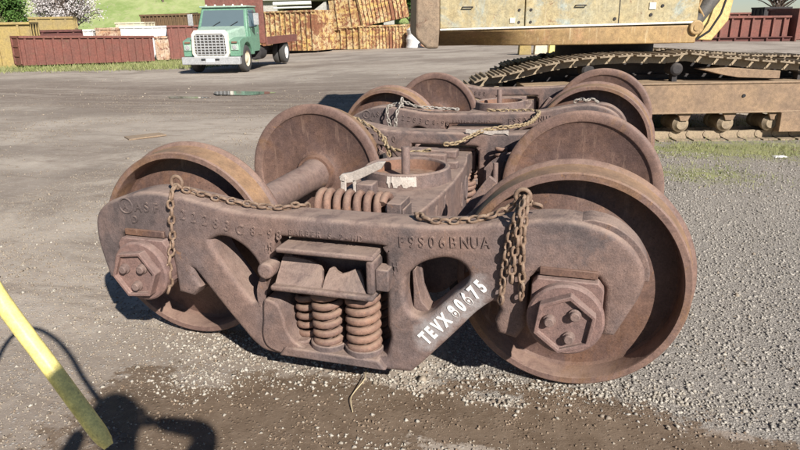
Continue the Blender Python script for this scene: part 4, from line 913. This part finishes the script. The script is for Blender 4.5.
# ------------------------------------------------------------------ green flatbed truck
TR = empty('flatbed_truck', US(-6.9, 24.1), 'green flatbed truck with white grille surround parked in front of the containers', 'truck', rz=math.atan2(RT.y, RT.x)-.11)
def tb(name, fn, mat, parent=TR, bevel=.02, smooth=30, segs=2):
    m_ = MB(); fn(m_); return m_.build(name, M[mat] if isinstance(mat, str) else mat, parent, smooth, bevel, segs)
def hood_(m):
    m.add([(-.72, .12, .62), (.72, .12, .62), (.66, .12, 1.52), (-.66, .12, 1.52), (-.95, 1.45, .7), (.95, 1.45, .7), (.92, 1.45, 1.70), (-.92, 1.45, 1.70)], [(0, 1, 2, 3), (7, 6, 5, 4), (3, 2, 6, 7), (1, 5, 6, 2), (4, 0, 3, 7), (4, 5, 1, 0)])
hood = tb('hood', hood_, 'mint', bevel=.09, segs=4)
for sx in (-1, 1):
    def fen(m, sx=sx):
        arch = [(.95-.60*math.cos(a), .5+.60*math.sin(a)) for a in np.linspace(.25, PI-.2, 12)]
        pl = [(.10, .62), (.10, 1.18), (.55, 1.30), (1.5, 1.30), (1.75, 1.2), (1.75, .62)]+arch[::-1]
        m.prism([(y_, z_) for y_, z_ in pl], sx*.68, sx*1.10, 'x')
    tb('fender', fen, 'green', bevel=.03)
    hl = tb('headlight_housing', lambda m: m.bx(sx*.76, sx*1.05, .06, .12, .84, 1.06), 'mint', bevel=.02)
    m_ = MB(); m_.lathe([(0, .04), (.07, .04), (.085, .06), (.085, .1), (0, .1)], (sx*.90, 0, .95), 'y', 20, caps=False); m_.build('headlight', M['chrome'], hl)
    m_ = MB(); m_.bx(sx*.80, sx*1.0, .05, .11, 1.10, 1.16); m_.build('turn_light', M['orange'], hl, 0, .01)
def surround(m):
    o_ = [(-.62, .58), (.62, .58), (.71, .74), (.68, 1.42), (.56, 1.57), (-.56, 1.57), (-.68, 1.42), (-.71, .74)]
    i_ = [(-.54, .65), (.54, .65), (.61, .76), (.59, 1.34), (.49, 1.43), (-.49, 1.43), (-.59, 1.34), (-.61, .76)]
    n = 8; vs = [(a, -.02, b) for a, b in o_]+[(a, -.04, b) for a, b in i_]+[(a, .16, b) for a, b in o_]+[(a, .08, b) for a, b in i_]
    fs = []
    for k in range(n):
        j = (k+1) % n; fs += [(k, j, 8+j, 8+k), (16+k, 16+j, j, k), (8+k, 8+j, 24+j, 24+k)]
    m.add(vs, fs)
gs = tb('grille_surround', surround, 'stripe', bevel=.012)
tb('grille_back', lambda m: m.bx(-.60, .60, .05, .08, .65, 1.42), 'cylinder', gs, 0)
def grid(m):
    for k in range(8): m.bx(-.58, .58, .0, .03, .68+k*.100, .716+k*.100)
    for k in range(8): m.bx(-.53+k*.148, -.494+k*.148, -.004, .034, .66, 1.42)
tb('grille', grid, 'chrome', gs, .004)
bp_ = tb('bumper', lambda m: m.add([(-1.12, -.10, .34), (1.12, -.10, .34), (1.12, -.10, .62), (-1.12, -.10, .62), (-1.12, .12, .34), (1.12, .12, .34), (1.12, .12, .62), (-1.12, .12, .62)], [(0, 1, 2, 3), (7, 6, 5, 4), (3, 2, 6, 7), (0, 4, 5, 1), (1, 5, 6, 2), (0, 3, 7, 4)]), 'chrome', bevel=.03)
tb('number_plate', lambda m: m.bx(-.16, .16, -.125, -.105, .42, .56), 'white', bp_, .005)
for x_ in (-.27, .27): tb('tow_hook', lambda m: m.bx(x_-.08, x_+.08, -.13, -.103, .50, .56), 'black', bp_, .01)
cabf = lambda m: m.add([(-1.0, 1.42, .75), (1.0, 1.42, .75), (1.02, 2.75, .75), (-1.02, 2.75, .75), (-1.0, 1.38, 1.62), (1.0, 1.38, 1.62), (1.02, 2.75, 1.62), (-1.02, 2.75, 1.62), (-.90, 1.72, 2.38), (.90, 1.72, 2.38), (.92, 2.70, 2.38), (-.92, 2.70, 2.38)],
                       [(3, 2, 1, 0), (0, 1, 5, 4), (1, 2, 6, 5), (2, 3, 7, 6), (3, 0, 4, 7), (4, 5, 9, 8), (5, 6, 10, 9), (6, 7, 11, 10), (7, 4, 8, 11), (8, 9, 10, 11)])
cb = tb('cab', cabf, 'green', bevel=.05, segs=3)
tb('roof', lambda m: m.bx(-.95, .95, 1.62, 2.76, 2.375, 2.44), 'mint', cb, .025)
Rw = Matrix.Rotation(-math.atan2(.34, .76), 3, 'X')
tb('windscreen', lambda m: m.add([(-.86, 1.405, 1.68), (.86, 1.405, 1.68), (.80, 1.675, 2.28), (-.80, 1.675, 2.28), (-.86, 1.45, 1.68), (.86, 1.45, 1.68), (.80, 1.72, 2.28), (-.80, 1.72, 2.28)], [(0, 1, 2, 3), (7, 6, 5, 4), (0, 4, 5, 1), (2, 6, 7, 3), (1, 5, 6, 2), (0, 3, 7, 4)]), 'glass', cb, 0)
tb('bonnet_seam', lambda m: m.bx(-.95, .95, 1.30, 1.315, 1.10, 1.115), 'black', hood, 0)
for x_ in (-.45, .45): tb('seat_back', lambda m: m.bx(x_-.22, x_+.22, 2.2, 2.3, 1.3, 2.0), 'black', cb, .03)
for sx in (-1, 1): tb('step', lambda m: m.bx(sx*.85, sx*1.08, 1.8, 2.5, .42, .47), 'darkiron', cb, 0)
for x_ in (-.4, .3): tb('wiper', lambda m: m.tube([(x_, 1.39, 1.68), (x_+.32, 1.44, 1.86)], .012, 6), 'black', cb, 0)
for sx in (-1, 1):
    X0 = .998
    dr = tb('door', lambda m: m.prism([(1.62, .72), (2.55, .72), (2.55, 1.60), (1.55, 1.60)], sx*.995, sx*1.035, 'x'), 'green', bevel=.01)
    tb('side_window', lambda m: m.add([(sx*1.022, 1.60, 1.66), (sx*1.034, 2.45, 1.66), (sx*.952, 2.42, 2.28), (sx*.945, 1.80, 2.28), (sx*.99, 1.60, 1.66), (sx*1.0, 2.45, 1.66), (sx*.92, 2.42, 2.28), (sx*.92, 1.80, 2.28)], [(0, 1, 2, 3), (7, 6, 5, 4), (0, 4, 5, 1), (1, 5, 6, 2), (2, 6, 7, 3), (3, 7, 4, 0)]), 'glass', dr, 0)
    tb('door_handle', lambda m: m.bx(sx*1.035, sx*1.055, 2.35, 2.48, 1.38, 1.42), 'chrome', dr, .005)
    mr = tb('mirror', lambda m: m.bx(sx*1.22, sx*1.42, 1.52, 1.56, 1.72, 2.15), 'chrome', bevel=.01)
    tb('mirror_arm', lambda m: (m.tube([(sx*1.0, 1.6, 2.2), (sx*1.32, 1.56, 2.18)], .014, 6), m.tube([(sx*1.02, 1.6, 1.6), (sx*1.32, 1.56, 1.70)], .014, 6)), 'black', mr, 0)
for k in range(5): tb('clearance_light', lambda m: m.lathe([(0, 2.44), (.045, 2.44), (.03, 2.49), (0, 2.50)], (-.72+k*.36, 1.78, 0), 'z', 10, caps=False), 'stripe', cb, 0)
for x_ in (-.40, .40): tb('chassis_rail', lambda m: m.bx(x_-.06, x_+.06, .3, 7.0, .55, .78), 'darkiron', bevel=0)
tb('fuel_tank', lambda m: m.lathe([(0, 2.6), (.26, 2.6), (.28, 2.63), (.28, 3.4), (0, 3.43)], (.78, 0, .62), 'y', 24, caps=False), 'darkiron', bevel=0)
fb = tb('flatbed', lambda m: m.bx(-1.2, 1.2, 2.95, 7.6, .98, 1.12), 'maroon', bevel=.01)
tb('side_rail', lambda m: m.bx(1.2, 1.26, 2.95, 7.6, .92, 1.24), 'maroon', fb, .01); tb('side_rail', lambda m: m.bx(-1.26, -1.2, 2.95, 7.6, .92, 1.24), 'maroon', fb, .01)
hb_ = tb('headboard', lambda m: m.bx(-1.2, 1.2, 2.85, 2.95, 1.0, 2.95), 'maroon', bevel=.01)
def tyre_(name, x0, x1, y_, rr=.5, rim='chrome'):
    m_ = MB(); a, b = min(x0, x1), max(x0, x1)
    m_.lathe([(.29, a), (.40, a-.01), (rr-.05, a), (rr-.01, a+.03), (rr, a+.06), (rr, b-.06), (rr-.01, b-.03), (rr-.05, b), (.40, b+.01), (.29, b)], (0, y_, rr), 'x', 40, caps=False)
    wr_ = m_.build('wheel', M['rubber'], TR)
    m_ = MB(); o_ = max(abs(a), abs(b)); sx = 1 if (a+b) > 0 else -1
    m_.lathe([(.30, sx*(o_-.01)), (.27, sx*(o_-.05)), (.20, sx*(o_-.08)), (.12, sx*(o_-.02)), (.06, sx*(o_+.02)), (0, sx*(o_+.02))], (0, y_, rr), 'x', 28, caps=False)
    m_.lathe([(.30, sx*(o_-.2)), (0, sx*(o_-.2))], (0, y_, rr), 'x', 28, caps=False)
    m_.build('rim', M[rim], wr_)
for sx in (-1, 1):
    tyre_('f', sx*.80, sx*1.06, .95, .5, 'cream'); tyre_('r', sx*.92, sx*1.17, 6.0, .5, 'white'); tyre_('r', sx*.62, sx*.87, 6.0, .5, 'white')
tb('axle', lambda m: (m.tube([(-1., 6.0, .5), (1., 6., .5)], .08, 10), m.tube([(-.9, .95, .5), (.9, .95, .5)], .06, 10), m.lathe([(0, 5.8), (.2, 5.9), (.2, 6.1), (0, 6.2)], (0, 0, .5), 'y', 14, caps=False)), 'darkiron', bevel=0)

# ------------------------------------------------------------------ trees
def tree(name, label, cat, loc, h, crown_c, crown_r, n, size, leafm, group=None, seed=1, bare=False, nb=60):
    rr = random.Random(seed); root = empty(name, loc, label, cat, group)
    mb = MB(); tips = []
    top = h*.45
    mb.tube([(0, 0, -.3), (.05*h*rr.uniform(-1, 1), 0, top*.5), (0, 0, top)], [h*.03, h*.024, h*.018], 8)
    for k in range(nb):
        a = rr.uniform(0, 2*PI); e = rr.uniform(-.2, 1.3); ln = rr.uniform(.75, 1.05)
        tip = Vector((crown_c[0]+crown_r[0]*ln*math.cos(a)*math.cos(e), crown_c[1]+crown_r[1]*ln*math.sin(a)*math.cos(e), crown_c[2]+crown_r[2]*ln*math.sin(e)))
        st = Vector((0, 0, top*rr.uniform(.45, 1))); md = st.lerp(tip, .5)+Vector((rr.uniform(-.3, .3), rr.uniform(-.3, .3), rr.uniform(0, .4)))*h*.06
        mb.tube([st, md, tip], [h*.010, h*.006, h*.0022], 4); tips.append((st, md, tip))
    mb.build('trunk', M['bark'], root)
    V = []; Fc = []
    cl = []
    for k in range(int(nb*2.2)):
        st, md, tip = rr.choice(tips); q = rr.random(); p_ = md.lerp(tip, q) if q > .15 else st.lerp(md, .8); cl.append((p_, rr.uniform(.10, .22)*max(crown_r)))
    for k in range(n):
        p_, r_ = rr.choice(cl); v = Vector((rr.gauss(0, 1), rr.gauss(0, 1), rr.gauss(0, .8))); v = v*(r_*.55)
        c_ = p_+v; a = Vector((rr.gauss(0, 1), rr.gauss(0, 1), rr.gauss(0, 1))).normalized(); b = a.cross(Vector((rr.gauss(0, 1), rr.gauss(0, 1), rr.gauss(0, 1)))).normalized(); s_ = size*rr.uniform(.6, 1.3)
        o = len(V); V += [tuple(c_-a*s_), tuple(c_+b*s_*.6), tuple(c_+a*s_), tuple(c_-b*s_*.6)]; Fc.append((o, o+1, o+2, o+3))
    me = bpy.data.meshes.new('crown'); me.from_pydata(V, [], Fc); me.materials.append(leafm); o = bpy.data.objects.new('crown', me); COL.objects.link(o); o.parent = root
    return root
tree('blossom_tree', 'grey white blossoming tree on the green slope behind the long maroon container', 'tree', US(-24.6, 49), 6.8, (0, 0, 3.6), (2.7, 2.4, 2.9), 11000, .07, M['blossom'], seed=3, nb=110)
tree('blossom_tree', 'small blossoming tree higher on the slope above the brown slatted crate', 'tree', US(-25.2, 72), 4., (0, 0, 2.6), (2.3, 2.3, 1.7), 4000, .08, M['blossom'], seed=5)
tree('leafy_tree', 'green leafy bush at the top left corner of the picture', 'tree', US(-30.5, 50), 5.2, (0, 0, 2.6), (3.4, 2.5, 2.7), 14000, .09, M['leaf'], seed=9, nb=90)
tree('leafy_tree', 'dull green tree on the slope just above the right end of the stacked containers', 'tree', US(1.3, 62), 5., (0, 0, 2.8), (1.8, 1.8, 2.0), 6000, .08, M['leaf'], seed=11)
tree('bare_tree', 'bare pale branched tree above the low red container on the right', 'tree', US(33.5, 58), 6.5, (0, 0, 3.4), (2.8, 2.4, 3.0), 900, .05, M['blossom'], seed=13, nb=120)
tree('shrub', 'dry yellowish shrub behind the tan container at the left edge', 'shrub', US(-26.5, 44), 2.6, (0, 0, 1.7), (2.4, 1.2, 1.0), 5000, .05, M['grass'], seed=17)

# ------------------------------------------------------------------ small things on the ground
mb = MB(); mb.add([(-.17, -.2, 0), (.12, -.22, 0), (.10, .30, 0), (-.15, .28, 0), (-.17, -.2, .02), (.12, -.22, .02), (.10, .30, .02), (-.15, .28, .02)], [(3, 2, 1, 0), (4, 5, 6, 7), (0, 1, 5, 4), (1, 2, 6, 5), (2, 3, 7, 6), (3, 0, 4, 7)])
o = mb.build('board', M['cweight'], None, 0, bevel=.003); o.location = (-5.1, 4.1, H(-5.1, 4.1)+.006); o.rotation_euler = (0, 0, -.6); tag(o, 'weathered grey board lying flat on the dirt left of the bogies', 'board')
P = catmull([(.10, -1.23, .012), (.065, -1.16, .018), (.058, -1.10, .014), (.075, -1.03, .03), (.06, -.97, .02), (.045, -.92, .014)], False, 6)
mb = MB(); mb.tube(P, .0022, 6); o = mb.build('straw', M['straw'], None); tag(o, 'thin pale straw lying on the mud in front of the near bogie', 'straw')
for (x_, y_, s_, lb, m_) in ((2.62, 2.05, .06, 'small orange wood chip on the gravel at the right', 'skirt'), (2.9, 4.35, .07, 'white scrap of paper on the grass in front of the track', 'white')):
    mb = MB(); mb.box((0, 0, 0), (s_*2, s_, .012), Matrix.Rotation(.3, 3, 'Z'), taper=.7); o = mb.build('litter', M[m_], None, 0); o.location = (x_, y_, H(x_, y_)+.012); tag(o, lb, 'litter')
def puddle(cx, cy, rx, ry):
    pts = [(cx+rx*math.cos(a)*(1+.2*math.sin(3*a)), cy+ry*math.sin(a)*(1+.25*math.cos(2*a))) for a in np.linspace(0, 2*PI, 40, endpoint=False)]
    z = max(H(*p) for p in pts)+.004
    me = bpy.data.meshes.new('puddle'); me.from_pydata([(a, b, z) for a, b in pts], [], [tuple(range(40))]); me.materials.append(WAT); o = bpy.data.objects.new('puddle', me); COL.objects.link(o); tag(o, kind='structure')
WAT = bpy.data.materials.new('puddle_water'); t = nodes(WAT); finish(t, (.10, .09, .075), .06, 0., None, spec=.6)
puddle(-7.2, 10.3, .75, .5); puddle(-8.1, 9.4, .5, .25)

# ------------------------------------------------------------------ hooked yellow pole (planted left of the frame, its crook reaches into the picture)
pole = catmull([(.299, -2.624, .924), (.214, -2.613, 1.026), (.130, -2.603, 1.128), (.06, -2.585, 1.215), (-.066, -2.529, 1.26), (-.215, -2.461, 1.26), (-.344, -2.41, 1.24), (-.425, -2.413, 1.22), (-.455, -2.461, 1.17), (-.44, -2.530, 1.08), (-.41, -2.60, .95), (-.39, -2.66, .75), (-.38, -2.70, .4), (-.38, -2.72, -.02)], False, 8)
mb = MB(); mb.tube(pole, [.007, .0105, .0122]+[.0124]*(len(pole)-3), 20)
o = mb.build('hooked_pole', M['yellow'], None, 50); tag(o, 'bright yellow hooked pole reaching into the bottom left corner, its lower end in shade', 'pole')

# ------------------------------------------------------------------ photographer (stands behind the camera, throws the shadow at the lower left)
def LP(a, b, z): p = CAM+RT*a+FW*b; return Vector((p.x, p.y, z))
def skin_mesh(name, pts, edges, sub=2):
    me = bpy.data.meshes.new(name); me.from_pydata([tuple(p[0]) for p in pts], edges, [])
    o = bpy.data.objects.new('tmp', me); COL.objects.link(o)
    o.modifiers.new('s', 'SKIN'); sb = o.modifiers.new('u', 'SUBSURF'); sb.levels = sub; sb.render_levels = sub
    for i, p in enumerate(pts):
        v = me.skin_vertices[0].data[i]; rr_ = p[1]; v.radius = rr_ if isinstance(rr_, tuple) else (rr_, rr_); v.use_root = (i == 0)
    ev = bpy.data.meshes.new_from_object(o.evaluated_get(bpy.context.evaluated_depsgraph_get())); bpy.data.objects.remove(o)
    ev.name = name; ev.polygons.foreach_set('use_smooth', [True]*len(ev.polygons)); return ev
per = empty('person', LP(.14, -.36, 0), 'person in dark jacket and jeans holding a phone up in both hands', 'person')
B = [(LP(.14, -.38, .95), (.16, .12)), (LP(.14, -.38, 1.10), (.15, .11)), (LP(.14, -.38, 1.27), (.17, .12)), (LP(.14, -.37, 1.40), (.13, .09)), (LP(.14, -.35, 1.49), .055), (LP(.14, -.32, 1.57), (.075, .085)), (LP(.14, -.315, 1.66), (.080, .095)), (LP(.14, -.32, 1.715), (.06, .07)),
     (LP(-.06, -.37, 1.38), .062), (LP(-.22, -.20, 1.26), .046), (LP(-.135, -.06, 1.44), .030), (LP(.34, -.37, 1.39), .062), (LP(.39, -.12, 1.46), .046), (LP(.155, -.06, 1.46), .030),
     (LP(.04, -.38, .88), .095), (LP(.0, -.36, .50), .062), (LP(-.01, -.39, .10), .042), (LP(-.02, -.27, .045), .040), (LP(.24, -.38, .88), .095), (LP(.27, -.35, .50), .062), (LP(.28, -.38, .10), .042), (LP(.31, -.26, .045), .040)]
Ed = [(0, 1), (1, 2), (2, 3), (3, 4), (4, 5), (5, 6), (6, 7), (3, 8), (8, 9), (9, 10), (3, 11), (11, 12), (12, 13), (0, 14), (14, 15), (15, 16), (16, 17), (0, 18), (18, 19), (19, 20), (20, 21)]
bm_ = skin_mesh('body', B, Ed)
for k in ('jacket', 'jeans', 'skin', 'black'): bm_.materials.append(M[k])
for p_ in bm_.polygons:
    z = p_.center.z; q = p_.center-CAM; a_ = q.dot(RT); b_ = q.dot(FW)
    p_.material_index = 3 if z < .11 else (1 if z < .93 else (2 if (z > 1.485 and abs(a_-.14) < .12 and b_ < -.18) or b_ > -.10 else 0))
bo_ = bpy.data.objects.new('body', bm_); COL.objects.link(bo_); bo_.parent = per; bo_.matrix_parent_inverse = Matrix.Translation(-per.location)
def ploc(o): o.parent = per; o.matrix_parent_inverse = Matrix.Translation(-per.location); return o
# hair cap, face
hc = LP(.14, -.335, 1.665)
mb = MB(); vs = []; fs = []
for i in range(9):
    for k in range(20):
        th = i/8*PI*.62; ph_ = 2*PI*k/20; v = Vector((math.sin(th)*math.cos(ph_)*.098, math.sin(th)*math.sin(ph_)*.112, math.cos(th)*.105))
        if v.y > .06: v.y = .06+(v.y-.06)*.3; v.z = max(v.z, .03)
        vs.append(hc+RT*v.x+FW*v.y+Vector((0, 0, v.z)))
for i in range(8):
    for k in range(20): fs.append((i*20+k, i*20+(k+1) % 20, (i+1)*20+(k+1) % 20, (i+1)*20+k))
mb.add(vs, fs); ploc(mb.build('hair', M['hair'], None, 60))
fc = MB(); n0 = LP(.14, -.218, 1.60); fc.add([n0+RT*-.014, n0+RT*.014, n0+Vector((0, 0, .045))-FW*.012, n0+FW*.022+Vector((0, 0, .004))], [(0, 1, 3), (1, 2, 3), (2, 0, 3), (0, 2, 1)]); ploc(fc.build('nose', M['skin'], None, 60))
for sx in (-1, 1):
    c_ = LP(.14+sx*.032, -.232, 1.645)
    mb = MB(); mb.tube([c_-RT*.012, c_, c_+RT*.012], [.003, .008, .003], 8); ploc(mb.build('eye', M['black'], None, 60))
    e_ = LP(.14+sx*.082, -.33, 1.63); mb = MB(); mb.tube([e_+Vector((0, 0, -.03)), e_+RT*sx*.012, e_+Vector((0, 0, .028))], [.006, .012, .008], 8); ploc(mb.build('ear', M['skin'], None, 60))
c_ = LP(.14, -.232, 1.565); mb = MB(); mb.tube([c_-RT*.024, c_+FW*.006, c_+RT*.024], [.003, .006, .003], 8); ploc(mb.build('mouth', M['red'], None, 60))
# hands: palm with five separate bent fingers gripping the phone edges
for sx in (-1, 1):
    w0 = LP(sx*.145+.01, -.065, 1.45)
    pts = [(w0, .020), (w0+RT*-sx*.025+FW*.015+Vector((0, 0, .015)), (.026, .016)), (w0+RT*-sx*.05+FW*.02+Vector((0, 0, .02)), (.030, .014))]; ed = [(0, 1), (1, 2)]
    ploc(bpy.data.objects.new('hand', skin_mesh('hand', pts, ed))); hobj = bpy.data.objects['hand' if sx < 0 else 'hand.001']; COL.objects.link(hobj); hobj.data.materials.append(M['skin'])
    for f_ in range(4):
        zf = .046-f_*.020; b0 = w0+RT*-sx*.045+FW*.018+Vector((0, 0, .012+zf*.7)); ln = (.030, .034, .031, .024)[f_]
        fp = [(b0, .0085), (b0+RT*-sx*(.0)+FW*.018+Vector((0, 0, zf*.2)), .008), (b0+RT*-sx*ln*.7+FW*.026*0+FW*.018+Vector((0, 0, zf*.3)), .007), (b0+RT*-sx*ln+FW*.012+Vector((0, 0, zf*.3)), .006)]
        fo = bpy.data.objects.new('finger', skin_mesh('finger', fp, [(0, 1), (1, 2), (2, 3)])); COL.objects.link(fo); fo.data.materials.append(M['skin']); fo.parent = hobj; 
    tb0 = w0+RT*-sx*.02+FW*-.004
    fp = [(tb0, .011), (tb0+RT*-sx*.025-FW*.008+Vector((0, 0, .018)), .009), (tb0+RT*-sx*.045-FW*.004+Vector((0, 0, .03)), .0075)]
    fo = bpy.data.objects.new('thumb', skin_mesh('thumb', fp, [(0, 1), (1, 2)])); COL.objects.link(fo); fo.data.materials.append(M['skin']); fo.parent = hobj
per.scale = (1, 1, 1.03)
mb = MB(); pc = LP(.0, -.035, 1.515)
Rp = Matrix((RT, FW, Vector((0, 0, 1)))).transposed()
mb.box(pc, (.158, .009, .076), Rp); o = mb.build('phone', M['phone'], None, 0, bevel=.004); tag(o, 'black phone held up sideways in both hands of the person behind the camera', 'phone')
